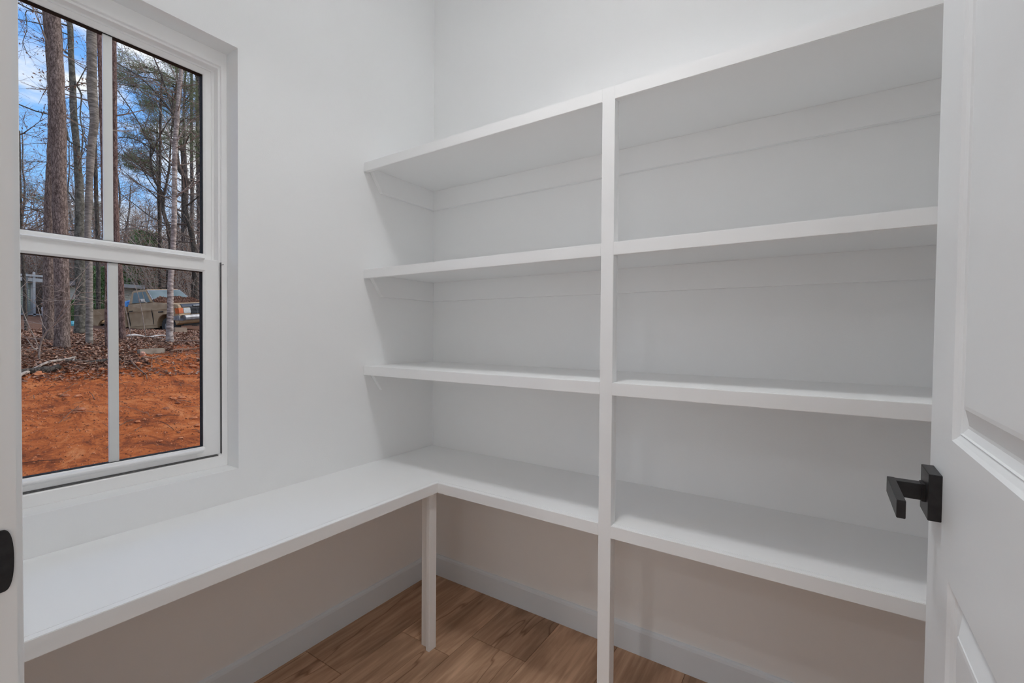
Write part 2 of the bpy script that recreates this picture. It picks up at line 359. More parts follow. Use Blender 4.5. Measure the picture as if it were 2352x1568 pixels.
# ---------------------------------------------------------------- shelves
DS, DA, FH, TH = .4301, .4323, .0381, .019
Z0, Z1, Z2, Z3 = .6493, 1.9466, 1.4903, 1.0755
PX0, PX1 = 1.0857, 1.1249
FX = .019
def shelf(z, label):
    r = empty('wall_shelf', (0, -DS, z)); tag(r, label, 'shelf', 'white shelves on the back wall')
    def part(mb, nm, bev=.0012):
        mb.v = [(x, y+DS, zz-z) for x, y, zz in mb.v]
        return mb.build(nm, M['shelf'], r, bevel=bev)
    part(MB().box(0.0005, RX-.0005, -DS+FX, -.0005, z-TH, z), 'shelf_board')
    part(MB().box(0.0005, PX0, -DS, -DS+FX, z-FH, z), 'front_edge')
    part(MB().box(PX1, RX-.0005, -DS, -DS+FX, z-FH, z), 'front_edge')
    part(MB().box(FX, RX-.0005, -.019, -.0005, z-TH-.0925, z-TH), 'back_cleat')
    part(MB().prism([(-.0005, z-TH), (-.0005, z-TH-.0925), (-.343, z-TH-.0925), (-.400, z-TH-.012), (-.400, z-TH)], 0, .0005, FX), 'side_cleat')
    part(MB().prism([(-.0005, z-TH), (-.0005, z-TH-.0925), (-.343, z-TH-.0925), (-.400, z-TH-.012), (-.400, z-TH)], 0, RX-.0195, RX-.0005), 'side_cleat')
shelf(Z1, 'topmost long white wall shelf, above head height')
shelf(Z2, 'middle long white wall shelf, second from the top')
shelf(Z3, 'lowest long white wall shelf, just above the counter')
r = empty('shelf_post', ((PX0+PX1)/2, -DS, 0)); tag(r, 'slim white upright post from floor to top shelf crossing all the shelf fronts', 'post')
cx = (PX0+PX1)/2
def pp(x0, x1, ya, yb, za, zb, nm='post_face'): return MB().box(x0-cx, x1-cx, ya+DS, yb+DS, za, zb).build(nm, M['shelf'], r, bevel=.001)
pp(PX0, PX1, -DS, -DS+FX, 0, Z1, 'post_face')
for za, zb in ((0, Z0-TH), (Z0, Z3-TH), (Z3, Z2-TH), (Z2, Z1-TH)):
    pp(PX0+.0005, PX1-.0005, -DS+FX, -DS+.038, za, zb, 'post_backing')
ct = empty('corner_counter', (DA, -DS, 0)); tag(ct, 'L-shaped low white counter running under the window and along the back wall', 'counter')
def cp(mb, nm, bev=.0012):
    mb.v = [(x-DA, y+DS, z) for x, y, z in mb.v]; return mb.build(nm, M['shelf'], ct, bevel=bev)
YE = YF+.0005
b = MB(); b.prism([(.0005, YE), (DA-FX, YE), (DA-FX, -DS+FX), (RX-.0005, -DS+FX), (RX-.0005, -.0005), (.0005, -.0005)], 2, Z0-TH, Z0); cp(b, 'counter_top', .0008)
cp(MB().box(DA-FX, DA, YE, -DS+FX, Z0-FH, Z0), 'front_edge')
cp(MB().box(DA, PX0, -DS, -DS+FX, Z0-FH, Z0), 'front_edge')
cp(MB().box(PX1, RX-.0005, -DS, -DS+FX, Z0-FH, Z0), 'front_edge')
cp(MB().box(.0005, FX, YE, -.0005, Z0-TH-.064, Z0-TH), 'side_cleat')
cp(MB().box(FX, RX-.0005, -.019, -.0005, Z0-TH-.064, Z0-TH), 'back_cleat')
lg = cp(MB().box(.3925, .4105, -.449, -.4105, 0, Z0-TH), 'leg', .001)
cp(MB().box(.3545, .3925, -.4335, -.4145, 0, Z0-TH), 'leg', .001)

# ---------------------------------------------------------------- door
AN = R(89.0879-90)
dr = empty('door_1', (1.7590, -1.5727, .010)); S(dr)
dr.rotation_euler = (0, R(.35), AN)
# local frame: y runs from the hinge to the free edge, -x faces the room's left
DW, DHH, DT = .7992, 2.025, .035
def panel_face(mb, x, sgn):
    st_, tr_, br_ = .1425, .14, .24
    lz0, lz1 = .899-.010, 1.083-.010
    # stiles/rails on the face
    R_ = [(0, DW, 0, DHH)]
    pan = [(st_, DW-st_, lz1, DHH-tr_), (st_, DW-st_, br_, lz0)]
    ys_ = [0, st_, DW-st_, DW]; zs_ = [0, br_, lz0, lz1, DHH-tr_, DHH]
    for i in range(3):
        for j in range(5):
            if i == 1 and j in (1, 3): continue
            mb.quad((x, ys_[i], zs_[j]), (x, ys_[i+1], zs_[j]), (x, ys_[i+1], zs_[j+1]), (x, ys_[i], zs_[j+1]))
    for (a, b_, c, d) in pan:
        lp = []
        for ins, dep in ((0, 0), (.0035, .0035), (.0095, .0072), (.0112, .0058), (.0122, .0082), (.020, .0115), (.024, .0115), (.046, .0035), (.047, .0025), (.052, .002)):
            lp.append((a+ins, b_-ins, c+ins, d-ins, x-sgn*dep))
        loops_mesh(mb, lp)
        q = lp[-1]; mb.quad((q[4], q[0], q[2]), (q[4], q[1], q[2]), (q[4], q[1], q[3]), (q[4], q[0], q[3]))
b = MB(); panel_face(b, 0, -1); panel_face(b, DT, 1)
b.quad((0, 0, 0), (DT, 0, 0), (DT, 0, DHH), (0, 0, DHH)); b.quad((0, DW, 0), (DT, DW, 0), (DT, DW, DHH), (0, DW, DHH))
b.quad((0, 0, 0), (DT, 0, 0), (DT, DW, 0), (0, DW, 0)); b.quad((0, 0, DHH), (DT, 0, DHH), (DT, DW, DHH), (0, DW, DHH))
me = b.mesh('door_leaf', M['trim']); bm = bmesh.new(); bm.from_mesh(me); bmesh.ops.remove_doubles(bm, verts=bm.verts, dist=1e-5); bmesh.ops.recalc_face_normals(bm, faces=bm.faces); bm.to_mesh(me); bm.free()
put('door_leaf', me, dr)
HYL, HZL = DW-.0626, .9918-.010
for sgn in (-1, 1):
    x_ = 0 if sgn < 0 else DT
    def bx(o0, o1, s0, s1, k0, k1):
        xa, xb = x_+sgn*o0, x_+sgn*o1
        return MB().box(min(xa, xb), max(xa, xb), HYL+s0, HYL+s1, HZL+k0, HZL+k1)
    h = bx(0, .0146, -.0325, .0325, -.0325, .0325).build('door_handle', M['black'], dr, bevel=.0006)
    bx(.0146, .019, -.0125, .0125, -.0125, .0125).build('handle_collar', M['black'], h, bevel=.0004)
    bx(.019, .048, -.0095, .0095, -.0115, .0115).build('handle_neck', M['black'], h, bevel=.0004)
    bx(.047, .0565, -.114, .0105, -.0118, .0118).build('lever', M['black'], h, bevel=.0006)
MB().box(.006, .029, DW, DW+.0015, HZL-.0285, HZL+.0285).build('latch_plate', M['black'], dr)
for z in (.2, 1.0, 1.8):
    MB().tube([(-.006, -.004, z-.045), (-.006, -.004, z+.045)], .006, 8).build('hinge', M['black'], dr)

# ceiling lamps (out of frame, they light the room)
for i, (x, y) in enumerate(((1.10, -.90), (1.10, -2.74), (1.10, -4.37))):
    l = empty('ceiling_lamp', (x, y, CEIL)); tag(l, ['round white pan-shaped lamp hanging close under the pantry ceiling', 'round ceiling lamp just outside the pantry doorway', 'round ceiling lamp far back in the hall'][i], 'lamp')
    if i == 0:  # hanging pan form is assumed, to make room for the added upward fill
        MB().tube([(0, 0, 0), (0, 0, -.015)], .06, 24).build('canopy', M['trim'], l)
        MB().tube([(0, 0, -.015), (0, 0, -.215)], .008, 10).build('stem', M['black'], l)
        MB().tube([(0, 0, -.213), (0, 0, -.237)], [.165, .15], 32).build('lamp_pan', M['trim'], l)
        MB().tube([(0, 0, -.237), (0, 0, -.241)], .12, 32).build('diffuser', M['diffuser'], l)
        continue
    ring = MB(); rr = .085
    pts = [(rr, 0), (rr, -.012), (rr-.012, -.018), (rr-.02, -.018), (rr-.02, -.004)]
    i0 = 0
    for k in range(32):
        a = 2*math.pi*k/32
        for (q, z) in pts: ring.v.append((q*math.cos(a), q*math.sin(a), z))
    n = len(pts)
    for k in range(32):
        for j in range(n-1): ring.f.append((k*n+j, ((k+1) % 32)*n+j, ((k+1) % 32)*n+j+1, k*n+j+1))
    ring.build('lamp_trim', M['trim'], l)
    d = MB(); d.tube([(0, 0, -.003), (0, 0, -.009)], rr-.021, 32); d.build('diffuser', M['diffuser'], l)

# measured outlines of the nearer trees: (x, y, z, radius)
TR={'front_pine':[(-9.02,0.549,0.903,0.116),(-9.024,0.551,1.146,0.103),(-9.031,0.556,1.662,0.098),(-9.054,0.554,2.399,0.097),(-9.074,0.551,2.915,0.097),(-9.096,0.549,3.615,0.097),(-9.131,0.547,4.779,0.1),(-9.191,0.529,5.943,0.099),(-9.245,0.508,6.673,0.099),(-9.312,0.486,7.925,0.094),(-9.364,0.472,9.031,0.088)],'rear_pine':[(-9.909,0.562,1.022,0.086),(-9.918,0.568,1.689,0.08),(-9.923,0.579,2.473,0.077),(-9.931,0.584,3.022,0.075),(-9.922,0.604,3.768,0.075),(-9.9,0.641,5.007,0.067),(-9.957,0.627,6.246,0.066),(-10.021,0.599,7.022,0.066),(-10.092,0.576,8.355,0.06),(-10.142,0.565,9.532,0.055)],'hardwood':[(-12.848,1.661,1.101,0.105),(-12.836,1.686,2.044,0.097),(-12.856,1.688,2.843,0.097),(-12.875,1.689,3.581,0.09),(-12.898,1.692,4.554,0.078),(-12.963,1.667,5.568,0.063),(-13.023,1.639,6.172,0.067),(-13.061,1.629,6.982,0.059),(-13.106,1.614,7.78,0.055),(-13.132,1.608,8.395,0.055),(-13.206,1.567,8.804,0.055),(-13.25,1.561,10.034,0.048),(-13.289,1.563,11.571,0.044)],'grey_birch':[(-9.405,0.991,0.954,0.058),(-9.409,0.993,1.223,0.052),(-9.422,1.001,2.094,0.05),(-9.444,0.998,2.728,0.05),(-9.455,0.996,3.045,0.05),(-9.446,1.016,3.797,0.052),(-9.424,1.045,4.581,0.058),(-9.385,1.08,5.049,0.067),(-9.426,1.063,5.579,0.073),(-9.442,1.065,6.3,0.073),(-9.451,1.071,6.926,0.07),(-9.463,1.078,7.718,0.067),(-9.491,1.088,9.222,0.058)],'pine_a':[(-9.018,1.151,0.912,0.044),(-9.036,1.154,1.696,0.041),(-9.046,1.16,2.402,0.041),(-9.097,1.141,3.194,0.044),(-9.134,1.139,4.402,0.044),(-9.196,1.128,6.009,0.044),(-9.226,1.121,6.715,0.044),(-9.276,1.111,7.97,0.041)],'pine_b':[(-9.905,1.621,1.012,0.06),(-9.934,1.611,1.575,0.053),(-9.957,1.607,2.183,0.053),(-9.999,1.587,2.556,0.053),(-10.055,1.566,3.405,0.049),(-10.09,1.56,4.351,0.049),(-10.116,1.567,5.652,0.049),(-10.135,1.57,6.52,0.049),(-10.161,1.577,7.821,0.046)],'white_birch':[(-9.569,2.299,0.983,0.08),(-9.572,2.301,1.191,0.062),(-9.573,2.311,1.778,0.054),(-9.573,2.321,2.32,0.051),(-9.543,2.351,2.863,0.047),(-9.531,2.373,3.586,0.047),(-9.537,2.386,4.49,0.044),(-9.537,2.396,5.032,0.044),(-9.515,2.421,5.601,0.044),(-9.472,2.462,6.316,0.037),(-9.455,2.481,6.677,0.033),(-9.434,2.506,7.292,0.029),(-9.415,2.534,8.105,0.026)],'crook_oak':[(-23.155,8.233,1.436,0.146),(-23.208,8.222,2.727,0.129),(-23.223,8.232,3.767,0.12),(-23.241,8.243,4.975,0.111),(-23.432,8.139,6.201,0.111),(-23.671,7.997,7.136,0.102),(-23.697,7.991,7.761,0.102),(-23.584,8.078,8.365,0.102),(-23.763,7.966,8.759,0.102),(-23.924,7.865,9.049,0.093),(-24.021,7.814,9.798,0.076),(-24.065,7.797,10.422,0.067),(-24.146,7.758,11.254,0.05),(-24.236,7.726,12.711,0.034)],'dark_tree':[(-23.644,7.31,1.504,0.122),(-23.661,7.321,2.684,0.106),(-23.675,7.33,3.701,0.098),(-23.612,7.4,5.207,0.09),(-23.671,7.371,5.736,0.09),(-23.745,7.33,6.203,0.081),(-23.942,7.213,6.934,0.073),(-23.934,7.23,7.524,0.065),(-24.057,7.154,7.869,0.057),(-24.319,6.99,8.395,0.048),(-24.452,6.92,9.391,0.04),(-24.461,6.926,10.001,0.032)],'bg1':[(-35.9,13.106,1.921,0.129),(-35.937,13.163,6.306,0.116),(-36.005,13.206,11.004,0.116),(-36.085,13.223,14.762,0.103),(-36.143,13.26,18.833,0.09),(-36.162,13.306,21.965,0.077)],'bg2':[(-36.472,13.844,1.945,0.147),(-36.564,13.867,6.452,0.133),(-36.66,13.893,11.282,0.133),(-36.769,13.892,15.145,0.12),(-36.856,13.913,19.331,0.106),(-36.929,13.924,22.551,0.093)],'bg3':[(-22.648,4.537,1.446,0.079),(-22.673,4.553,3.174,0.072),(-22.71,4.557,4.762,0.072),(-22.797,4.536,6.701,0.065),(-22.849,4.531,8.288,0.059),(-22.921,4.519,10.228,0.059),(-22.988,4.524,12.873,0.052)],'bg4':[(-30.908,10.777,1.872,0.11),(-31.051,10.752,5.58,0.098),(-31.112,10.761,8.266,0.087),(-31.214,10.768,12.297,0.076),(-31.701,10.495,14.98,0.065)],'bg5':[(-25.324,7.565,1.581,0.068),(-25.386,7.581,4.687,0.06),(-25.441,7.592,7.257,0.06),(-25.454,7.624,9.399,0.051),(-25.458,7.673,12.184,0.051),(-25.429,7.724,13.899,0.043)],'bg6':[(-15.697,1.284,1.181,0.035),(-15.753,1.27,2.473,0.035),(-15.825,1.242,3.502,0.031),(-15.872,1.234,4.76,0.027),(-15.925,1.231,6.476,0.023)],'limbs':{'dark_tree':[[(-23.934,7.23,7.524,0.057),(-23.777,7.35,8.4,0.049),(-23.718,7.401,9.051,0.041),(-23.681,7.444,10.008,0.033),(-23.634,7.502,11.453,0.033),(-23.833,7.386,12.306,0.033),(-24.171,7.182,13.422,0.028),(-24.472,6.999,14.294,0.024),(-24.639,6.906,15.29,0.016)],[(-23.633,7.501,11.392,0.033),(-24.049,7.237,12.039,0.032),(-24.551,6.917,12.707,0.028),(-25.221,6.484,13.352,0.024),(-25.717,6.16,13.673,0.015),(-26.008,5.971,13.854,0.012)],[(-24.452,6.92,9.35,0.036),(-24.126,7.154,10.309,0.032),(-23.748,7.42,11.106,0.024),(-23.265,7.752,11.72,0.017),(-22.898,8.003,12.151,0.013)],[(-24.355,6.991,9.697,0.036),(-24.74,6.751,10.569,0.028),(-25.316,6.39,11.703,0.023),(-25.923,6.005,12.695,0.015)],[(-23.616,7.468,8.991,0.033),(-24.115,7.146,9.516,0.032),(-24.681,6.779,9.979,0.024),(-25.347,6.343,10.299,0.02),(-25.736,6.084,10.235,0.012)],[(-23.945,7.215,7.157,0.032),(-24.446,6.894,7.764,0.024),(-25.046,6.505,8.267,0.02),(-25.648,6.117,8.873,0.012)],[(-23.763,7.319,6.243,0.033),(-24.343,6.939,6.544,0.024),(-25.03,6.495,7.148,0.02),(-25.717,6.05,7.753,0.012)],[(-23.933,7.229,7.463,0.032),(-24.365,6.953,8.069,0.024),(-24.887,6.624,8.981,0.02),(-25.489,6.236,9.586,0.012)]],'white_birch':[[(-9.5,2.402,4.02,0.018),(-9.403,2.468,4.129,0.018),(-9.306,2.533,4.175,0.015),(-9.091,2.68,4.385,0.011),(-8.942,2.781,4.513,0.008)],[(-9.516,2.412,5.167,0.015),(-9.406,2.489,5.394,0.011),(-9.289,2.571,5.576,0.009),(-9.095,2.702,5.74,0.006)],[(-9.536,2.395,4.987,0.015),(-9.67,2.314,5.392,0.011),(-9.773,2.252,5.735,0.009),(-9.944,2.146,6.158,0.005)],[(-9.472,2.462,6.297,0.015),(-9.613,2.376,6.658,0.011),(-9.732,2.305,7.109,0.007)],[(-9.44,2.491,6.659,0.011),(-9.317,2.579,7.022,0.009),(-9.17,2.681,7.294,0.006)]],'crook_oak':[[(-23.672,7.998,7.261,0.051),(-23.551,8.079,7.283,0.043),(-23.312,8.243,7.514,0.034),(-23.055,8.418,7.766,0.026)],[(-23.449,8.127,6.16,0.043),(-23.82,7.89,6.677,0.025),(-24.086,7.721,7.091,0.017)]],'hardwood':[[(-13.105,1.613,7.678,0.018),(-13.217,1.54,7.8,0.018),(-13.434,1.4,7.983,0.015),(-13.65,1.26,8.186,0.011)],[(-13.072,1.625,7.166,0.022),(-12.975,1.686,6.992,0.019),(-12.887,1.741,6.778,0.019),(-12.892,1.733,6.552,0.015),(-12.905,1.719,6.245,0.015),(-12.831,1.761,5.836,0.013),(-12.758,1.803,5.549,0.011),(-12.651,1.868,5.222,0.008)],[(-12.998,1.645,5.629,0.019),(-13.136,1.555,5.71,0.015),(-13.193,1.525,6.089,0.015),(-13.452,1.357,6.292,0.015),(-13.778,1.142,6.391,0.014),(-14.122,0.917,6.553,0.014),(-14.311,0.793,6.623,0.01)],[(-13.016,1.634,5.629,0.015),(-12.774,1.791,5.477,0.011),(-12.625,1.885,5.202,0.008)],[(-12.857,1.711,4.093,0.019),(-12.996,1.622,4.297,0.015),(-13.128,1.539,4.521,0.015),(-13.343,1.398,4.653,0.011),(-13.601,1.229,4.753,0.011)],[(-12.885,1.684,3.683,0.019),(-13.071,1.559,3.579,0.015),(-13.564,1.239,3.985,0.014),(-13.787,1.093,4.085,0.014),(-14.105,0.884,4.206,0.01)],[(-12.879,1.713,5.015,0.015),(-13.128,1.55,5.136,0.011),(-13.522,1.29,5.194,0.009),(-13.948,1.006,5.191,0.007)],[(-13.158,1.591,8.395,0.018),(-13.398,1.433,8.495,0.016),(-13.683,1.248,8.678,0.018),(-13.915,1.096,8.778,0.016),(-14.182,0.922,8.94,0.014),(-14.431,0.758,9.051,0.01)],[(-13.163,1.584,8.19,0.013),(-13.679,1.246,8.432,0.011),(-13.91,1.093,8.491,0.009),(-14.176,0.918,8.561,0.007)],[(-13.683,1.248,8.678,0.009),(-13.983,1.05,8.757,0.009),(-13.997,1.037,8.593,0.009),(-13.976,1.046,8.286,0.007),(-14.057,0.987,8.008,0.007),(-13.942,1.058,7.722,0.005)],[(-12.984,1.68,6.992,0.011),(-12.827,1.792,7.373,0.011),(-12.661,1.908,7.682,0.009)]]}}
XT={'sapling':[[(-8.231,0.122,0.767,0.016),(-8.232,0.123,0.873,0.014),(-8.228,0.128,0.952,0.012),(-8.202,0.147,1.085,0.012),(-8.138,0.192,1.218,0.012),(-8.018,0.274,1.351,0.009),(-7.91,0.349,1.498,0.01),(-7.856,0.387,1.618,0.007),(-7.841,0.398,1.684,0.005)],[(-8.233,0.124,0.952,0.009),(-8.291,0.089,1.117,0.007),(-8.359,0.046,1.269,0.007),(-8.434,0.001,1.467,0.006),(-8.474,-0.024,1.612,0.005)],[(-8.232,0.124,0.899,0.007),(-8.316,0.069,0.965,0.006),(-8.401,0.016,1.116,0.005)],[(-8.138,0.192,1.218,0.007),(-8.194,0.157,1.317,0.005),(-8.27,0.112,1.614,0.003)],[(-7.841,0.398,1.671,0.006),(-7.777,0.444,1.85,0.005),(-7.671,0.52,2.149,0.004),(-7.601,0.569,2.282,0.004)],[(-7.829,0.405,1.618,0.005),(-7.719,0.479,1.685,0.004),(-7.554,0.589,1.7,0.002),(-7.416,0.68,1.687,0.002)],[(-8.045,0.256,1.318,0.006),(-7.912,0.35,1.617,0.005),(-7.721,0.48,1.804,0.004),(-7.861,0.389,1.916,0.004),(-8.081,0.243,1.914,0.002),(-8.494,-0.033,1.844,0.002)]],'thinA':[[(-9.721,1.719,1.013,0.008),(-9.768,1.692,1.273,0.007),(-9.815,1.666,1.532,0.007),(-9.861,1.639,1.748,0.005)]],'thinB':[[(-10.175,2.101,1.021,0.01),(-10.225,2.074,1.324,0.009),(-10.26,2.056,1.6,0.008),(-10.334,2.013,1.967,0.006),(-10.415,1.965,2.243,0.005)]],'stick':[[(-8.357,-0.087,0.477,0.008),(-8.194,0.021,0.485,0.009),(-7.978,0.167,0.598,0.011),(-7.763,0.312,0.723,0.012),(-7.655,0.385,0.79,0.009)],[(-7.762,0.312,0.665,0.007),(-7.719,0.341,0.743,0.006),(-7.671,0.374,0.816,0.005)]],'root':[[(-7.354,1.004,0.761,0.011),(-7.335,1.015,0.644,0.011),(-7.294,1.041,0.569,0.009),(-7.207,1.097,0.487,0.007),(-7.155,1.131,0.447,0.005)]],'log2':[[(-7.991,1.3,0.679,0.012),(-7.881,1.374,0.717,0.013),(-7.769,1.448,0.733,0.012),(-7.665,1.518,0.756,0.009)]],'limbR':[[(-9.56,1.888,1.197,0.005),(-9.438,1.971,1.268,0.007),(-9.272,2.082,1.304,0.007),(-8.873,2.347,1.307,0.007),(-8.656,2.492,1.344,0.005)]],'branchR':[[(-8.35,1.725,0.819,0.009),(-8.185,1.835,0.868,0.011),(-8.02,1.945,0.893,0.01),(-7.855,2.055,0.935,0.007)]]}
PC = [((-29.73,9.88,1.69),17,[(-32.17,8.53,16.28,0.9),(-32.26,9.08,16.74,1.0),(-32.48,8.31,15.69,0.7),(-32.32,9.64,16.5,0.9),(-30.18,9.23,15.18,0.9),(-30.14,9.86,15.83,0.8),(-32.02,9.21,15.44,0.8),(-30.61,9.53,14.55,0.9),(-31.19,9.15,14.55,0.7),(-31.75,8.81,16.84,0.6)],'tall pine with green tufts reaching left across the sky, top of the right pane'),
((-28.16,9.72,1.6),15,[(-29.76,8.87,13.19,0.8),(-29.72,9.49,12.8,0.9),(-29.95,8.73,12.58,0.6),(-30.25,8.52,12.13,0.5),(-28.81,9.47,11.85,0.8),(-28.9,10.05,13.56,0.9),(-28.03,10.04,14.19,0.9),(-27.73,10.25,14.93,0.8),(-28.25,9.91,15.05,0.8),(-27.9,10.09,12.6,0.7)],'pine with green tufts behind the whitish birch'),
((-34.09,10.59,1.93),13,[(-35.97,9.54,12.47,0.65),(-35.5,9.85,12.56,0.7),(-35.02,10.17,12.68,0.6),(-35.25,10.0,12.05,0.6),(-34.66,10.39,11.77,0.6),(-35.72,9.69,11.99,0.5),(-34.32,10.64,13.05,0.6)],'pine with a low flat green tuft left of the whitish birch'),
((-26.28,9.77,1.5),16,[(-26.66,9.7,11.45,0.7),(-26.43,9.86,12.16,0.7),(-26.52,9.82,13.11,0.8),(-26.34,9.95,13.82,0.8),(-26.91,9.6,15.35,0.8),(-27.31,9.34,15.7,0.7),(-27.71,9.08,15.93,0.6),(-26.35,9.89,10.74,0.6)],'pine crown filling the upper right corner of the view'),
((-54.13,9.29,3.07),11,[(-55.87,8.34,13.32,0.7),(-55.23,8.76,12.76,0.6),(-50.95,11.57,11.09,0.9),(-50.64,11.79,11.85,0.7)],'distant pine low between the left trunks')]

# ================================================================ outdoors
GXP = [-60, 0, 3, 5, 7, 8.5, 9.7, 12, 19, 30, 60, 130]
GZP = [-.45, -.45, -.35, -.05, .45, .85, 1.03, 1.12, 1.28, 1.9, 3.6, 7]
def gz0(x):
    a = -x
    for i in range(len(GXP)-1):
        if a <= GXP[i+1]:
            t = (a-GXP[i])/(GXP[i+1]-GXP[i]); return GZP[i]+(GZP[i+1]-GZP[i])*t
    return GZP[-1]
def gz(x, y):
    z = gz0(x)
    near = min(1, max(0, (-x-2)/3))
    z += near*(.014*noise.noise((x*.9, y*.9, 0))+.022*noise.noise((x*3.1, y*3.1, 4))+.010*noise.noise((x*9, y*9, 7)))
    # low ridge of scraped-up earth where the clearing ends
    yy = y-.25*(-x-7.6)
    if -8.6 < x < -6.8 and -1.5 < y < 3.2:
        c = -7.75+.10*math.sin(y*2.2)
        z += .10*math.exp(-((x-c)/.22)**2)*(1 if y < 1.6 else .5)*(.7+.5*noise.noise((x*4, y*4, 9)))
    return z
def litter_mask(x, y):
    e = -8.35+.32*noise.noise((y*1.1, 3, 0))+.18*noise.noise((y*3.3, 7, 0))+(.75 if y < 1.35 else (-.25 if y < 2.1 else -.75))
    return e - x      # >0 = under the trees
gm = bpy.data.materials.new('clay_ground'); gm.use_nodes = True; t = gm.node_tree; bs = t.nodes['Principled BSDF']
bs.inputs['Roughness'].default_value = .95; bs.inputs['Specular IOR Level'].default_value = .12
c = t.nodes.new('ShaderNodeTexCoord'); L = t.links.new
def noi(sc_, det, dist=0, rough=.6):
    n = t.nodes.new('ShaderNodeTexNoise'); n.inputs['Scale'].default_value = sc_; n.inputs['Detail'].default_value = det; n.inputs['Roughness'].default_value = rough; n.inputs['Distortion'].default_value = dist
    L(c.outputs['Object'], n.inputs['Vector']); return n
def ramp(n, stops):
    r = t.nodes.new('ShaderNodeValToRGB'); e = r.color_ramp.elements
    e[0].position, e[0].color = stops[0][0], (*stops[0][1], 1); e[1].position, e[1].color = stops[-1][0], (*stops[-1][1], 1)
    for p, q in stops[1:-1]: x_ = e.new(p); x_.color = (*q, 1)
    L(n, r.inputs['Fac']); return r
clay = ramp(noi(2.4, 14, .7, .82).outputs['Fac'], [(.35, (.12, .040, .020)), (.44, (.32, .080, .026)), (.51, (.54, .138, .036)), (.62, (.68, .24, .085))])
lit = ramp(noi(9, 12, 1.5, .8).outputs['Fac'], [(.32, (.045, .026, .018)), (.46, (.14, .068, .042)), (.58, (.25, .125, .075)), (.72, (.40, .235, .16))])
at_ = t.nodes.new('ShaderNodeAttribute'); at_.attribute_name = 'litter'
n3 = noi(14, 6); ma = t.nodes.new('ShaderNodeMath'); ma.operation = 'ADD'; L(at_.outputs['Fac'], ma.inputs[0])
mb_ = t.nodes.new('ShaderNodeMath'); mb_.operation = 'SUBTRACT'; L(n3.outputs['Fac'], mb_.inputs[0]); mb_.inputs[1].default_value = .5; L(mb_.outputs[0], ma.inputs[1])
r5 = t.nodes.new('ShaderNodeValToRGB'); r5.color_ramp.elements[0].position = .42; r5.color_ramp.elements[1].position = .58; L(ma.outputs[0], r5.inputs['Fac'])
mx = t.nodes.new('ShaderNodeMix'); mx.data_type = 'RGBA'; L(r5.outputs['Color'], mx.inputs['Factor']); L(clay.outputs['Color'], mx.inputs['A']); L(lit.outputs['Color'], mx.inputs['B'])
L(mx.outputs['Result'], bs.inputs['Base Color'])
bu = t.nodes.new('ShaderNodeBump'); bu.inputs['Strength'].default_value = .9; bu.inputs['Distance'].default_value = .03; L(noi(22, 12, .4, .8).outputs['Fac'], bu.inputs['Height']); L(bu.outputs['Normal'], bs.inputs['Normal'])
b = MB(); vals = []
xs = [-.14]; x = -.14
while x > -120:
    a = -x; x -= (.10 if 3.5 < a < 10.5 else (.3 if a < 20 else a*.05)); xs.append(x)
ysn = []
y = -40.0
while y < 70:
    ysn.append(y); y += (.08 if -2.2 < y < 4 else (.4 if -6 < y < 14 else 2.5))
for x in xs:
    for y in ysn:
        b.v.append((x, y, gz(x, y))); vals.append(min(1, max(0, .5+litter_mask(x, y)*1.3)))
ny = len(ysn)
for i in range(len(xs)-1):
    for j in range(ny-1):
        a = i*ny+j; b.f.append((a, a+1, a+ny+1, a+ny))
me = b.mesh('ground', gm, True)
at2 = me.attributes.new('litter', 'FLOAT', 'POINT'); at2.data.foreach_set('value', vals)
S(put('ground', me))

BK = dict(
 pine=bark('pine_bark', (.115, .08, .065), (.31, .235, .195), 28, (1.5, 1.5, .42), .5, (.58, .55, .56)),
 pine2=bark('reddish_pine_bark', (.12, .072, .058), (.33, .215, .175), 28, (1.5, 1.5, .4), .5, (.6, .55, .55)),
 grey=bark('grey_hardwood_bark', (.07, .062, .05), (.20, .18, .15), 16, (1, 1, 1), .5, (.66, .68, .60), .45),
 birch=bark('river_birch_bark', (.15, .13, .11), (.40, .35, .30), 18, (.55, .55, 2.4), .3, (.55, .53, .50), .15),
 white=bark('white_birch_bark', (.17, .13, .11), (.60, .52, .46), 15, (.6, .6, 2.0), .3, (.5, .43, .40), .15),
 dark=bark('dark_bark', (.05, .042, .035), (.14, .115, .095), 14, (1.4, 1.4, .6), .6, (.6, .6, .55)),
 far=bark('far_bark', (.075, .062, .056), (.20, .165, .15), 8, (1.4, 1.4, .5), .3, (.7, .68, .66)))
TW = mat('twig', (.20, .15, .12), .9, var=(.30, .24, .20), scale=3, spec=.1)
TWD = mat('dark_twig', (.11, .08, .065), .9, var=(.18, .135, .11), scale=3, spec=.1)
TWF = mat('far_twig', (.25, .195, .16), .9, var=(.36, .295, .25), scale=1, spec=.1)
LEAF = mat('dry_leaf', (.17, .075, .045), .8, var=(.36, .19, .12), scale=23, spec=.15, lo=.4, hi=.6)
NEED = mat('pine_needles', (.15, .175, .08), .7, var=(.27, .29, .15), scale=2.5, spec=.2)
EVG = mat('evergreen_leaf', (.08, .15, .05), .7, var=(.18, .27, .10), scale=1.5, spec=.2)

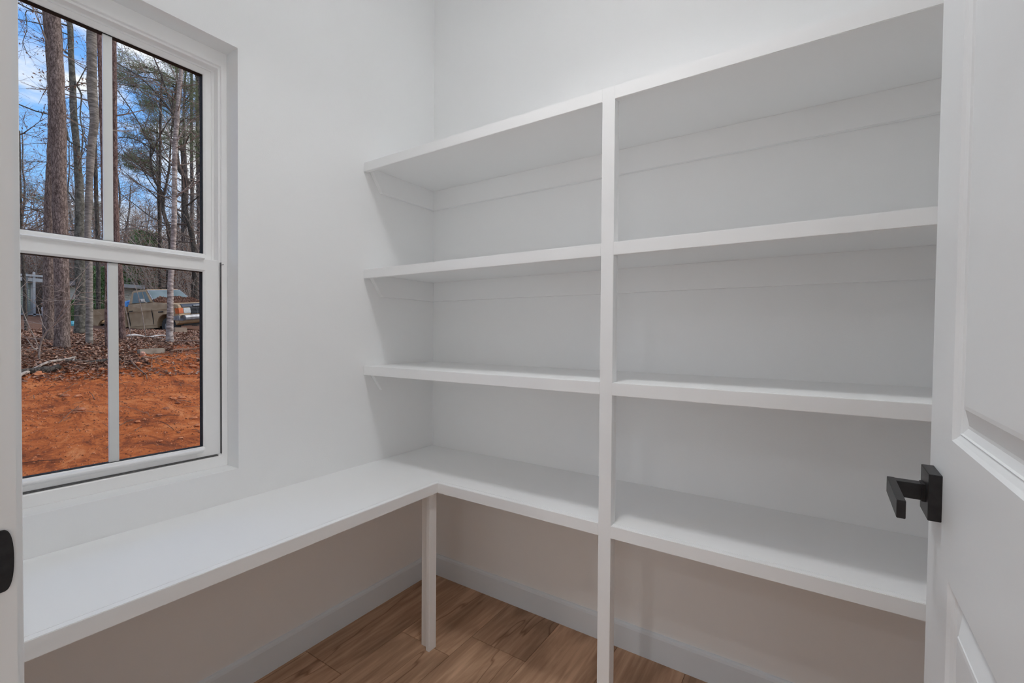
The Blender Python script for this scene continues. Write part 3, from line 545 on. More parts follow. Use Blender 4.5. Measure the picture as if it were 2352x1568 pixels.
def grow(tw, lf, p, d, length, r, lev, up=.25, kids=5, leaves=0, minr=.004):
    n = max(3, int(length/(.22+.1*lev*0))) if length > .5 else 3
    n = min(n, 9); seg = length/n
    pts = [Vector(p)]; q = Vector(p); d = Vector(d).normalized(); ds = [d.copy()]
    for i in range(n):
        d = (d + Vector((random.uniform(-1, 1), random.uniform(-1, 1), random.uniform(-1, 1)))*.16 + Vector((0, 0, up*.18))).normalized()
        q = q + d*seg; pts.append(q.copy()); ds.append(d.copy())
    rr = [max(minr*.6, r*(1-.85*i/n)) for i in range(n+1)]
    tw.tube(pts, rr, 5 if r > .03 else 3, cap=False)
    if lev > 0:
        for k in range(kids):
            t_ = .2+.8*(k+random.random())/kids; i = min(n, int(t_*n)); a = pts[i]; dd = ds[i]
            o = dd.orthogonal().normalized(); o = Matrix.Rotation(random.uniform(0, 6.283), 3, dd) @ o
            nd = (dd*.75+o*.75).normalized()
            grow(tw, lf, a, nd, length*random.uniform(.38, .62)*(1.15-.5*t_), max(minr, rr[i]*.6), lev-1, up, kids, leaves, minr)
    if lf is not None and leaves:
        for _ in range(leaves):
            i = random.randint(1, n); leafq(lf, pts[i]+Vector((random.uniform(-.06, .06), random.uniform(-.06, .06), random.uniform(-.09, .02))), random.uniform(.018, .034))
def leafq(lf, p, s):
    u = Vector((random.uniform(-1, 1), random.uniform(-1, 1), random.uniform(-1, 1))).normalized(); v = u.orthogonal().normalized()*.5
    a, b_, c_, d_ = p-u*s, p+v*s, p+u*s, p-v*s
    lf.quad(tuple(a), tuple(b_), tuple(c_), tuple(d_))

def trunk_mesh(pts, bumpy=.06, n=14):
    mb = MB(); P = [Vector(q[:3]) for q in pts]; Rr = [q[3] for q in pts]
    # resample smoothly
    Q, RR_ = [], []
    for i in range(len(P)-1):
        p0 = P[max(i-1, 0)]; p1 = P[i]; p2 = P[i+1]; p3 = P[min(i+2, len(P)-1)]
        L_ = (p2-p1).length; m = max(2, min(14, int(L_/.16)))
        for k in range(m):
            t_ = k/m
            c = .5*((2*p1)+(p2-p0)*t_+(2*p0-5*p1+4*p2-p3)*t_*t_+(3*p1-p0-3*p2+p3)*t_**3)
            Q.append(c); RR_.append(Rr[i]*(1-t_)+Rr[i+1]*t_)
    Q.append(P[-1]); RR_.append(Rr[-1])
    mb.tube(Q, RR_, n)
    for k in range(len(mb.v)):
        v = Vector(mb.v[k]); c = Q[min(k//n, len(Q)-1)]; r_ = RR_[min(k//n, len(Q)-1)]
        off = (v-c); mb.v[k] = tuple(c+off*(1+bumpy*noise.noise(v*3.0/max(.1, r_*6))*2+bumpy*.6*noise.noise(v*14)))
    return mb, Q, RR_
def shift(mb, o): mb.v = [(v[0]-o[0], v[1]-o[1], v[2]-o[2]) for v in mb.v]

def tree(name, key, bk, label, limbs=(), twig=TW, side=0, sl=1.4, lev=2, leaves=0, z0=.25, group=None, upb=.2, kids=4, bias=None, sr=.018, minr=.0035):
    pts = TR[key]; base = pts[0][:3]
    root = empty(name, base); tag(root, label, 'tree', group)
    mb, Q, RQ = trunk_mesh(pts); shift(mb, base); mb.build('trunk', BK[bk], root, smooth=True)
    tw = MB(); lf = MB() if leaves else None
    for l in limbs:
        m2, q2, r2 = trunk_mesh(l, .03, 6); shift(m2, base); m2.build('limb', BK[bk], root, smooth=True)
        for i in range(1, len(q2)):
            if random.random() < .75:
                d = (q2[i]-q2[i-1]).normalized(); o = Matrix.Rotation(random.uniform(0, 6.283), 3, d) @ d.orthogonal().normalized()
                grow(tw, lf, q2[i], d*.6+o*.8, sl*random.uniform(.35, .8), max(minr, r2[i]*.5), max(0, lev-1), upb, kids, leaves, minr)
    for k in range(side):
        i = int(len(Q)*(z0+(1-z0)*random.random())); i = min(i, len(Q)-1)
        an = random.uniform(0, 6.283); d = Vector((math.cos(an), math.sin(an), random.uniform(-.1, .5)))
        if bias: d += Vector(bias)
        grow(tw, lf, Q[i], d, sl*random.uniform(.5, 1.2), sr, lev, upb, kids, leaves, minr)
    if tw.v: shift(tw, base); o = tw.build('twigs', twig, root, fix=False); o['kind'] = 'stuff'
    if lf is not None and lf.v: shift(lf, base); o = lf.build('leaves', LEAF, root, fix=False); o['kind'] = 'stuff'
    return root

LM = TR['limbs']
tree('pine_tree', 'front_pine', 'pine', 'thick pine trunk with scaly bark, nearest of the trees, left half of the window', side=5, sl=1.0, lev=1, z0=.5)
tree('pine_tree', 'rear_pine', 'pine', 'greyer pine trunk pressed up behind the left edge of the thickest pine', side=4, sl=1.2, lev=1, z0=.4, leaves=2)
tree('hardwood_tree', 'hardwood', 'grey', 'mossy dark grey trunk right of the thickest pine, with crooked side limbs', LM['hardwood'], twig=TWD, side=10, sl=1.3, lev=2, z0=.3, leaves=1, sr=.014)
tree('birch_tree', 'grey_birch', 'birch', 'pale peeling birch trunk leaning right as it rises, left of the window bar', side=5, sl=1.1, lev=1, z0=.5)
tree('pine_tree', 'pine_a', 'pine2', 'slim reddish pine trunk just left of the window bar', side=2, sl=.7, lev=1, z0=.5)
tree('pine_tree', 'pine_b', 'pine2', 'slim reddish pine trunk just right of the window bar, left of the pickup cab', side=3, sl=.8, lev=1, z0=.5)
tree('birch_tree', 'white_birch', 'white', 'thin whitish birch with dark knots standing before the pickup', LM['white_birch'], side=16, sl=1.3, lev=2, z0=.45, sr=.012, kids=4)
tree('oak_tree', 'crook_oak', 'dark', 'dark kinked trunk bending left behind the pickup hood', LM['crook_oak'], twig=TWD, side=20, sl=3.2, lev=2, z0=.35, sr=.035, kids=4, minr=.008)
tree('bare_tree', 'dark_tree', 'dark', 'dark bare tree behind the pickup with many limbs fanning up to the left', LM['dark_tree'], twig=TWD, side=10, sl=3.0, lev=2, leaves=1, z0=.3, sr=.03, kids=5, minr=.008)
for k, lb, zz in (('bg1', 'tall straight grey trunk far behind the pickup hood', .5), ('bg2', 'tall straight trunk at the right edge of the window view', .5), ('bg3', 'dark straight trunk right behind the pale birch', .5), ('bg4', 'thin dark trunk beside the whitish birch, behind it', .5), ('bg5', 'thin trunk rising behind the pickup cab roof', .4), ('bg6', 'thin grey trunk at the left edge of the window view', .3)):
    tree('bare_tree', k, 'far' if k in ('bg1', 'bg2') else 'dark', lb, twig=TWD, side=10, sl=2.0, lev=2, z0=zz, sr=.02, kids=4, minr=.008, leaves=2 if k == 'bg6' else 0)

# young bare saplings and loose wood, from the measured outlines
def poly(name, lines, m, label, cat, smooth=True):
    base = lines[0][0][:3]; mbs = MB()
    for l in lines:
        q = [tuple(a-b_ for a, b_ in zip(p[:3], base)) for p in l]; mbs.tube(q, [p[3] for p in l], 6)
    o = mbs.build(name, m, smooth=smooth); o.location = base; tag(o, label, cat); return o
SAP = mat('sapling_bark', (.22, .165, .13), .9, var=(.34, .27, .22), scale=20, spec=.1)
DRY = mat('weathered_wood', (.26, .20, .16), .9, var=(.40, .33, .27), scale=14, stretch=(1, 1, 1), spec=.1)
BRN = mat('brown_wood', (.13, .075, .05), .9, var=(.24, .145, .10), scale=12, spec=.1)
o = poly('forked_sapling', XT['sapling'], SAP, 'small pale forked sapling in front of the thickest pine', 'sapling')
tw = MB()
for l in XT['sapling']:
    for p in l[1:]:
        for _ in range(1): grow(tw, None, p[:3], (random.uniform(-1, 1)*.4, random.uniform(-1, 1), random.uniform(-.2, 1)), random.uniform(.25, .7), .004, 1, .1, 3, 0, .0028)
shift(tw, XT['sapling'][0][0]); k = tw.build('twigs', SAP, o, fix=False); k['kind'] = 'stuff'
poly('sapling', XT['thinA'], SAP, 'very thin whip of a sapling before the pickup door, left one', 'sapling')
poly('sapling', XT['thinB'], SAP, 'very thin arching sapling before the pickup door, right one', 'sapling')
def logat(p0, p1, r, m, label, cat='log', name='fallen_log', lift=0):
    n = 7; pts = []
    for i in range(n+1):
        t_ = i/n; x = p0[0]+(p1[0]-p0[0])*t_; y = p0[1]+(p1[1]-p0[1])*t_
        zz = gz(x, y)+r*.7 if not lift else max(gz(*p0)*(1-t_)+gz(*p1)*t_+lift+.02*math.sin(t_*9), gz(x, y)+r+.02)
        pts.append((x, y, zz, r*(1+.12*math.sin(i*1.7))*(1 if lift == 0 else 1.2-.5*t_)))
    mbk, _, _ = trunk_mesh(pts, .1, 10); b0 = pts[0][:3]; shift(mbk, b0)
    o = mbk.build(name, m, smooth=True); o.location = b0; tag(o, label, cat); return o
def lay(name, lines, m, label, cat, lift=.01):
    L2 = [[(p[0], p[1], gz(p[0], p[1])+lift+p[3]*.6+(.05 if i == len(l)-1 else 0), p[3]) for i, p in enumerate(l)] for l in lines]
    return poly(name, L2, m, label, cat)
logat((-7.34, -.30), (-8.17, .52), .019, DRY, 'long pale fallen branch slanting up from the lower left of the window', 'branch', 'fallen_branch', .04)
logat((-7.85, .42), (-8.12, .50), .010, DRY, 'short pale stick beside the long fallen branch', 'branch', 'fallen_branch', .03)
logat((-7.86, 1.28), (-8.04, 1.62), .016, BRN, 'brown stick lying on the red bank right of the window bar', 'branch', 'fallen_branch', .04)
poly('tree_root', [[(a, b_, gz(a, b_)+.025, r_) for a, b_, r_ in ((-8.0, 1.20, .016), (-7.75, 1.10, .016), (-7.45, 1.10, .013), (-7.2, 1.13, .010), (-7.05, 1.09, .006))]], BRN, 'curved brown root hanging down the red bank', 'root')
logat((-8.35, 1.86), (-8.75, 2.75), .014, BRN, 'dark branch lying on the bank below the whitish birch', 'branch', 'fallen_branch', .04)
lay('fallen_branch', XT['limbR'], SAP, 'thin grey branch lying below the pickup wheels', 'branch', .12)
logat((-7.50, -.34), (-7.62, .22), .045, BK['dark'], 'thick brown log half buried at the left foot of the bank')
logat((-7.9, .35), (-7.95, 1.02), .035, BK['dark'], 'thin brown log on the bank left of the window bar')
logat((-10.571, 1.888), (-10.896, 2.716), .020, mat('white_plastic', (.55, .50, .46), .6, var=(.46, .41, .37), scale=9), 'pale straight pipe lying in the leaves before the pickup', 'pipe', 'pipe', .06)
# flat stones
def stone(name, p, s, m, label, cat='stone', group=None, seed=0, flat=.6):
    bm = bmesh.new(); bmesh.ops.create_icosphere(bm, subdivisions=2, radius=1)
    for v in bm.verts:
        k = 1+.35*noise.noise(v.co*1.3+Vector((seed, 0, 0))); v.co = Vector((v.co.x*k*s[0], v.co.y*k*s[1], v.co.z*k*s[2]))
    me = bpy.data.meshes.new(name); bm.to_mesh(me); bm.free(); me.materials.append(m)
    o = put(name, me, None, (p[0], p[1], gz(p[0], p[1])+s[2]*.45)); o.rotation_euler = (0, 0, seed*1.3); tag(o, label, cat, group); return o
CL = mat('clay_clod', (.42, .14, .055), .95, var=(.56, .23, .11), scale=12, bump=.4, bscale=30, spec=.1)
CD = mat('dark_clod', (.22, .085, .045), .95, var=(.42, .16, .08), scale=12, bump=.4, bscale=30, spec=.1)
ST = mat('grey_stone', (.21, .165, .12), .9, var=(.33, .27, .20), scale=8, bump=.3, bscale=30, spec=.15)
sl_ = MB().box(-.05, .05, -.20, .20, 0, .10).build('stone_slab', ST, bevel=.012); sl_.location = (-8.42, 1.60, gz(-8.42, 1.6)-.01); sl_.rotation_euler = (R(2), 0, R(4)); tag(sl_, 'flat grey-brown block lying at the top of the red bank', 'stone')
sl2 = MB().box(-.07, .07, -.17, .17, 0, .2).build('stone_slab', mat('tan_block', (.28, .19, .13), .9, var=(.36, .26, .18), scale=6), bevel=.02); sl2.location = (-14.4, 4.3, gz(-14.4, 4.3)-.02); tag(sl2, 'tan block in the leaves just right of the whitish birch', 'stone')
stone('clay_clod', (-8.293, 1.43), (.045, .042, .05), mat('pink_clod', (.55, .27, .17), .9, var=(.62, .34, .24), scale=9), 'pinkish squared clod on the bank below the flat block', seed=3)
rs = random.Random(11)
for i in range(40):
    x = -rs.uniform(4.7, 8.0); f = (-x-4.6)/3.4; y = rs.uniform(-.75-.02*x, .2)+rs.random()*(1.2+1.8*f)
    s = rs.uniform(.014, .032)*(1+.6*f)
    stone('clay_clod', (x, y), (s*rs.uniform(.8, 1.5), s*rs.uniform(.8, 1.5), s*.6), CL if rs.random() < .7 else CD, 'lump of dry orange clay on the bare red ground', 'clod', 'clay lumps on the red ground', seed=i)
CL2 = mat('clay_crumb', (.22, .070, .030), .95, var=(.46, .165, .072), scale=26, spec=.1, lo=.42, hi=.58)
b = MB()
for i in range(18000):
    x = -rs.uniform(4.2, 9.2); y = rs.uniform(-1.0, 3.6); s = (.004+.018*rs.random()**3)*(1+(-x-4)*.12)
    z = gz(x, y); a = rs.uniform(0, 6.28); q = rs.uniform(.4, .8)
    i0 = len(b.v); h = s*.55
    for k in range(4): an = a+k*1.571; b.v.append((x+math.cos(an)*s*(q if k % 2 else 1), y+math.sin(an)*s*(q if k % 2 else 1), z-.003))
    b.v.append((x+s*.2, y, z+h)); b.f += [(i0+k, i0+(k+1) % 4, i0+4) for k in range(4)]
o = b.build('clay_crumbs', CL2, fix=False); tag(o, 'scattered small crumbs of orange clay over the bare ground', 'soil', kind='stuff')
# leaf litter
for nm, m, cnt, sd in (('leaf_litter', LEAF, 26000, 1), ('leaf_litter', mat('tan_leaf', (.33, .19, .12), .8, var=(.52, .35, .25), scale=19, spec=.15), 9000, 2)):
    b = MB(); rs = random.Random(sd); c_ = 0
    while c_ < cnt:
        d = rs.random()**1.6*11+7.2; x = -d; y = rs.uniform(-.9, .45*d*1.05+.2)-.6
        if litter_mask(x, y)+rs.uniform(-.35, .35) < 0 and rs.random() > .09: continue
        c_ += 1; s = rs.uniform(.018, .04)*(1+(d-7)*.05); z = gz(x, y)+rs.uniform(.002, .03)
        u = Vector((rs.uniform(-1, 1), rs.uniform(-1, 1), rs.uniform(-.35, .6))).normalized(); v = u.cross(Vector((rs.uniform(-.4, .4), rs.uniform(-.4, .4), 1))).normalized()*.55
        p = Vector((x, y, z)); b.quad(tuple(p-u*s), tuple(p+v*s), tuple(p+u*s), tuple(p-v*s))
    o = b.build(nm, m, fix=False); tag(o, 'brown fallen leaves covering the ground under the trees' if sd == 1 else 'paler tan fallen leaves among the brown ones', 'leaves', kind='stuff')
# twigs lying about on the bank
b = MB(); rs = random.Random(5)
for i in range(900):
    x = (-rs.uniform(7.2, 8.5) if i % 2 else -rs.uniform(8.3, 10.8)) if i % 11 else -rs.uniform(4.8, 7.2); y = rs.uniform(-.9, 4.0); a = rs.uniform(0, 6.28) ; ln = rs.uniform(.06, .34)
    p0 = (x, y, gz(x, y)+.01); x2, y2 = x+math.cos(a)*ln, y+math.sin(a)*ln; p1 = (x2, y2, gz(x2, y2)+rs.uniform(.005, .08))
    b.tube([p0, ((p0[0]+p1[0])/2+.01, (p0[1]+p1[1])/2, (p0[2]+p1[2])/2+.015), p1], [rs.uniform(.0018, .0055)]*3, 3, cap=False)
o = b.build('twig_litter', BRN, fix=False); tag(o, 'small broken twigs strewn over the bank', 'twigs', kind='stuff')

# ---------------------------------------------------------------- pine crowns behind the pickup
def needles(mb, c, r, n, ln):
    for _ in range(n):
        v = Vector((random.gauss(0, 1), random.gauss(0, 1), random.gauss(0, .7))); v = v.normalized()*r*random.random()**.5
        p = Vector(c)+v; d = (v.normalized()*.6+Vector((random.uniform(-1, 1), random.uniform(-1, 1), random.uniform(-.2, 1)))).normalized()
        w_ = d.orthogonal().normalized()*ln*.055; e = p+d*ln
        i = len(mb.v); mb.v += [tuple(p-w_), tuple(p+w_), tuple(e)]; mb.f.append((i, i+1, i+2))
def pine_crown(base, h, clumps, label, seed, rt=.16):
    random.seed(seed)
    root = empty('pine_tree', base); tag(root, label, 'tree')
    tk = []; 
    for i in range(9): tk.append((random.uniform(-.12, .12), random.uniform(-.12, .12), h*i/8, rt*(1-.8*i/8)))
    m_, Q, RQ = trunk_mesh(tk, .04, 10); m_.build('trunk', BK['far'], root, smooth=True)
    br = MB(); nd = MB()
    for (cx_, cy_, cz_, r) in clumps:
        c_ = Vector((cx_, cy_, cz_))-Vector(base)
        zt = max(h*.3, c_.z-.8); t_ = min(1, zt/h); p = Q[int(t_*(len(Q)-1))]
        mid = (p+c_)/2+Vector((0, 0, .15)); br.tube([p, mid, c_], [.045, .03, .012], 5, cap=False)
        for _ in range(11):
            o_ = Vector((random.gauss(0, .7), random.gauss(0, .7), random.gauss(0, .42)))*r
            br.tube([mid.lerp(c_, .5), c_+o_*.5, c_+o_], [.014, .009, .006], 3, cap=False)
            needles(nd, c_+o_, r*.5, 95, .17)
    br.build('branches', BK['dark'], root, fix=False); o = nd.build('needles', NEED, root, fix=False); o['kind'] = 'stuff'
for i, (b_, h, cl, lb) in enumerate(PC): pine_crown(b_, h, cl, lb, 50+i)

# ---------------------------------------------------------------- the woods behind
def bare_mesh(seed, h, far=True):
    random.seed(seed); tk = MB(); tw = MB()
    pts = []; x = y = 0
    for i in range(11):
        pts.append((x, y, h*i/10, .12*(1-.85*i/10)+.012)); x += random.uniform(-.16, .16); y += random.uniform(-.16, .16)
    m_, Q, RQ = trunk_mesh(pts, .04, 8)
    for k in range(20):
        i = int(len(Q)*random.uniform(.15, .98)); an = random.uniform(0, 6.28)
        grow(tw, None, Q[min(i, len(Q)-1)], (math.cos(an), math.sin(an), .7), h*random.uniform(.14, .30), max(.015, RQ[min(i, len(Q)-1)]*.5), 2, .3, 4, 0, .010)
    return m_.mesh('trunk', BK['far'], True), tw.mesh('twigs', TWF)
BM = [bare_mesh(100+i, 9+i*1.3) for i in range(5)]
def brush_mesh(seed, w_, h, leaves, m1=TWF):
    random.seed(seed); tw = MB(); lf = MB()
    for k in range(26):
        an = random.uniform(0, 6.28); rr = random.random()**.5*w_*.5
        grow(tw, lf if leaves else None, (math.cos(an)*rr, math.sin(an)*rr, 0), (math.cos(an)*.35, math.sin(an)*.35, 1), h*random.uniform(.6, 1.1), .016, 2, .3, 4, leaves, .007)
    return tw.mesh('stems', m1), (lf.mesh('leaves', LEAF) if leaves else None)
BR = [brush_mesh(200+i, 2.2, 2.2+.4*i, (1, 4, 2, 6)[i]) for i in range(4)]
def evg_mesh(seed, w_, h):
    random.seed(seed); b = MB()
    for _ in range(5200):
        z = random.random(); r_ = w_*.5*(1-z*.6)*random.random()**.4; an = random.uniform(0, 6.28)
        k = 1+.35*noise.noise((math.cos(an)*2, math.sin(an)*2, z*5)); leafq(b, Vector((math.cos(an)*r_*k, math.sin(an)*r_*k, z*h+.1)), random.uniform(.05, .11))
    s_ = MB().tube([(0, 0, -.2), (0, 0, h*.6)], [.05, .02], 6)
    return b.mesh('foliage', EVG), s_.mesh('stem', BK['dark'])
EV = [evg_mesh(300, 2.6, 4.2), evg_mesh(301, 2.2, 3.0)]
rs = random.Random(21)
def wedge(d, lo_, hi_):   # a y position at distance d that the window can see
    return CP.y+(d+CP.x)*rs.uniform(lo_, hi_)
FW = empty('distant_woods', (-50, 15, 3)); tag(FW, 'grey haze of leafless trees far behind everything', 'woods', kind='stuff')
TH = empty('brush_thicket', (-35, 9, 2.2)); tag(TH, 'grey-brown thicket of bare brushwood across the foot of the woods', 'brushwood', kind='stuff')
for i in range(64):
    d = 36+42*rs.random()**.8; y = wedge(d, .10, .50); a = BM[i % 5]
    if abs(y-(CP.y+(d+CP.x)*.335)) < .8 and d < 30: continue
    if d < 48:
        r_ = empty('bare_tree', (-d, y, gz0(-d)-.1)); tag(r_, 'thin leafless tree standing in the grey woods behind the pickup', 'tree', 'leafless trees of the woods behind')
    else:
        s_ = rs.uniform(.75, 1.15); az = rs.uniform(0, 6.28)
        for nm, me_ in (('trunks', a[0]), ('branches', a[1])):
            o = put(nm, me_, FW, (-d+50, y-15, gz0(-d)-.1-3)); o.scale = (s_, s_, s_); o.rotation_euler = (0, 0, az); o['kind'] = 'stuff'
        continue
    s_ = rs.uniform(.75, 1.15); r_.scale = (s_, s_, s_); r_.rotation_euler = (0, 0, rs.uniform(0, 6.28))
    put('trunk', a[0], r_); put('twigs', a[1], r_)['kind'] = 'stuff'
for i in range(96):
    d = 23+30*rs.random(); y = wedge(d, .12, .48); a = BR[i % 4]
    kk = (y-CP.y)/(d+CP.x)
    if (kk < .225 and d < 36) or (.20 < kk < .37 and d < 33): continue
    s_ = rs.uniform(1.0, 2.1)*(.7+.3*d/30); az = rs.uniform(0, 6.28)
    for nm, me_ in (('stems', a[0]), ('leaves', a[1])):
        if me_ is None: continue
        o = put(nm, me_, TH, (-d+35, y-9, gz0(-d)-.05-2.2)); o.scale = (s_, s_, s_); o.rotation_euler = (0, 0, az); o['kind'] = 'stuff'
for (d, k, s_, ei, lb) in ((27, .262, .62, 0, 'dark green evergreen bush seen between the pale birch and the window bar'), (33, .322, 1.25, 0, 'yellowish green evergreen tree right of the window bar, above the shed roof'), (24, .228, .34, 1, 'small green bush seen right of the thickest pine trunk'), (46, .30, 1.2, 0, 'far green evergreen low between the trunks'), (26, .207, .28, 1, 'low green bush by the porch of the far house')):
    y = CP.y+(d+CP.x)*k; r_ = empty('evergreen_bush', (-d, y, gz0(-d)-.1)); tag(r_, lb, 'bush'); r_.scale = (s_, s_, s_)
    put('foliage', EV[ei][0], r_)['kind'] = 'stuff'; put('stem', EV[ei][1], r_)

# ---------------------------------------------------------------- far house and shed
SID = mat('green_siding', (.30, .335, .275), .7, var=(.36, .40, .33), scale=2)
SID2 = mat('cream_siding', (.56, .54, .45), .7, var=(.62, .60, .50), scale=2)
WHT = mat('white_paint', (.42, .42, .42), .6, var=(.33, .33, .33), scale=3)
ROOF = mat('grey_shingle', (.20, .16, .14), .9, var=(.28, .23, .20), scale=10)
def siding(mb, x, y0, y1, z0, z1, step=.115, depth=.02):
    z = z0
    while z < z1-.01:
        t_ = min(z+step, z1); i = len(mb.v)
        mb.v += [(x+depth, y0, z), (x+depth, y1, z), (x, y1, t_), (x, y0, t_), (x, y0, z), (x, y1, z)]
        mb.f += [(i, i+1, i+2, i+3), (i, i+4, i+5, i+1)]; z = t_
def house(loc, yaw, w_, dep, h, m, label, cat, name):
    r_ = empty(name, loc); tag(r_, label, cat); r_.rotation_euler = (0, 0, yaw)
    MB().box(-dep, -.01, -w_/2, w_/2, -.6, h).build('wall_core', m, r_)
    b = MB(); siding(b, 0, -w_/2, w_/2, 0, h); k = b.build('siding', m, r_, fix=False); k['kind'] = 'stuff'
    rf = MB().prism([(.35, h-.05), (.35, h+.05), (-dep/2, h+dep*.05), (-dep-.35, h+.05), (-dep-.35, h-.05)], 1, -w_/2-.3, w_/2+.3).build('roof', ROOF, r_)
    MB().box(.30, .36, -w_/2-.3, w_/2+.3, h-.12, h+.06).build('fascia', WHT, r_)
    for s_ in (-1, 1): MB().box(-.02, .04, s_*w_/2-.06, s_*w_/2+.06, 0, h-.05).build('corner_trim', WHT, r_)
    return r_
hz = gz0(-32)
h_ = house((-32.6, 2.9, hz-.2), R(8), 3.2, 5, 2.1, SID, 'far green-sided house with white trim at the left edge of the view', 'house', 'house')
pc = empty('porch', (-31.6, 4.3, hz)); tag(pc, 'white-posted porch with a slanting rail before the far green house', 'porch')
MB().box(-.05, .05, -.65, -.55, -.2, 2.0).build('post', WHT, pc); MB().box(-.05, .05, .0, .09, -.2, 2.2).build('post', WHT, pc)
MB().box(-.06, .06, -.35, -.18, -.2, 2.1).build('post', mat('dark_post', (.12, .13, .13), .8, var=(.16, .17, .17), scale=5), pc)
MB().box(-.08, .08, -1.3, .7, 1.96, 2.06).build('beam', WHT, pc); MB().box(-.05, .05, -1.6, .8, .02, .09).build('deck_edge', WHT, pc)
MB().tube([(0, -1.25, .55), (0, -.62, 1.05)], .045, 6).build('hand_rail', WHT, pc)
bag = stone('rubbish_bag', (-31.0, 4.75), (.30, .28, .45), mat('white_bag', (.62, .60, .64), .5, var=(.72, .72, .74), scale=5, bump=.8, bscale=6), 'white bulging bag by the porch, left of the thickest pine', 'bag', seed=5)
stone('plastic_pot', (-21.3, 3.44), (.12, .12, .14), mat('teal_plastic', (.05, .28, .34), .5, var=(.08, .36, .42), scale=5), 'small teal plastic pot on the ground right of the thickest pine', 'pot', seed=2)
house((-28.6, 6.75, gz0(-28.6)-.2), R(4), 1.7, 3.5, 2.0, SID2, 'small cream-sided shed with a white roof edge behind the pickup bed', 'shed', 'shed')

# ---------------------------------------------------------------- pickup truck
tk = empty('pickup_truck', (-18.911, 6.419, 1.208)); tk.rotation_mode = 'XYZ'; tk.rotation_euler = (0.110, -0.063, 0.321)
tag(tk, 'old tan pickup truck with leaves heaped on its hood, parked tilted under the trees', 'truck')
TAN = mat('tan_paint', (.31, .195, .10), .65, var=(.44, .295, .165), scale=3.5, spec=.4, detail=7)
DKP = mat('black_hood_paint', (.03, .032, .036), .4, var=(.05, .05, .055), scale=6)
CHR = mat('chrome', (.30, .30, .31), .5, var=(.20, .19, .19), scale=9, metallic=.5)
TG = mat('tinted_glass', (.10, .13, .12), .4, var=(.17, .20, .19), scale=2, spec=.35)
RUB = mat('tyre_rubber', (.018, .018, .018), .85, var=(.035, .032, .03), scale=30)
AMB = mat('amber_lens', (.60, .14, .03), .3, var=(.45, .09, .02), scale=14)
LENS = mat('headlight_lens', (.42, .40, .36), .25, var=(.52, .50, .46), scale=12, spec=.7)
INN = mat('dark_underside', (.012, .011, .010), .9, var=(.02, .018, .016), scale=10)
WB2 = 3.093; HW = .98
def arch(cx_, r_, n=9): return [(cx_+r_*math.cos(math.pi*k/n), .34+r_*math.sin(math.pi*k/n)) for k in range(n+1)]
# front clip and doors: profile in x,z from front to cab rear
prof_ = [(.62, .42), (.66, .60), (.66, .80), (.62, 1.02), (.56, 1.10), (-.66, 1.27), (-1.93, 1.27), (-1.93, .40), (-.50, .40)] + [(x, z) for x, z in arch(0, .44)[::-1]]
def body(mbp, y0, y1): return mbp.prism(prof_, 1, y0, y1)
mbk = body(MB(), -HW, HW)
mbk.v = [(x, y*(.86+.14*min(1, max(0, (1.28-z)/.42))) if z > .86 else y, z) for x, y, z in mbk.v]
cab = mbk.build('cab_body', TAN, tk, bevel=.015)
mbk = MB()
zb = 1.20
for s_ in (-1, 1):
    pf = [(-1.98, .42), (-1.98, zb), (-4.15, zb), (-4.15, .46), (-WB2-.46, .46)] + arch(-WB2, .44)[::-1] 
    mbk.prism(pf, 1, s_*HW, s_*(HW-.08))
mbk.box(-4.15, -1.98, -HW+.08, HW-.08, .62, .68); mbk.box(-4.2, -4.13, -HW, HW, .5, zb); mbk.box(-2.04, -1.98, -HW+.08, HW-.08, .6, zb)
mbk.build('cargo_bed', TAN, tk, bevel=.01)
MB().box(-4.1, .5, -.72, .72, .30, .55).build('chassis', INN, tk)
MB().box(-1.9, -.45, -.975, -.90, .30, .40).build('rocker_panel', TAN, tk); MB().box(-1.9, -.45, .90, .975, .30, .40).build('rocker_panel', TAN, tk)
# greenhouse
GB = [(-.66, .86), (-1.92, .86)]; zt = 1.79; zb2 = 1.265
xf0, xf1, xr0, xr1 = -.66, -1.14, -1.92, -1.86; yb_, yt_ = .845, .665
b = MB(); b.v = [(xf0, -yb_, zb2), (xf0, yb_, zb2), (xr0, yb_, zb2), (xr0, -yb_, zb2), (xf1, -yt_, zt), (xf1, yt_, zt), (xr1, yt_, zt), (xr1, -yt_, zt)]
b.f = [(0, 1, 5, 4), (1, 2, 6, 5), (2, 3, 7, 6), (3, 0, 4, 7), (4, 5, 6, 7), (0, 3, 2, 1)]
gh = b.build('cab_top', TAN, tk, bevel=.035)
def quadp(nm, c4, m, push, parent=gh):
    c4 = [Vector(c_) for c_ in c4]; n_ = (c4[1]-c4[0]).cross(c4[3]-c4[0]).normalized()
    if n_.dot(sum(c4, Vector())/4-Vector((-1.4, 0, 1.5))) < 0: n_ = -n_
    b = MB(); A = [c_+n_*push for c_ in c4]; B = [c_-n_*.02 for c_ in c4]
    b.v = [tuple(v) for v in A+B]; b.f = [(0, 1, 2, 3), (4, 7, 6, 5)]+[(k, (k+1) % 4, 4+(k+1) % 4, 4+k) for k in range(4)]
    return b.build(nm, m, parent)
def lerp4(C4, u0, u1, v0, v1):
    C4 = [Vector(c_) for c_ in C4]
    def P(u, v): return (C4[0]*(1-u)+C4[1]*u)*(1-v)+(C4[3]*(1-u)+C4[2]*u)*v
    return [P(u0, v0), P(u1, v0), P(u1, v1), P(u0, v1)]
WS = [(xf0, -yb_, zb2), (xf0, yb_, zb2), (xf1, yt_, zt), (xf1, -yt_, zt)]
quadp('windshield_trim', lerp4(WS, .02, .98, .02, .93), CHR, .006); quadp('windshield', lerp4(WS, .045, .955, .05, .89), TG, .012)
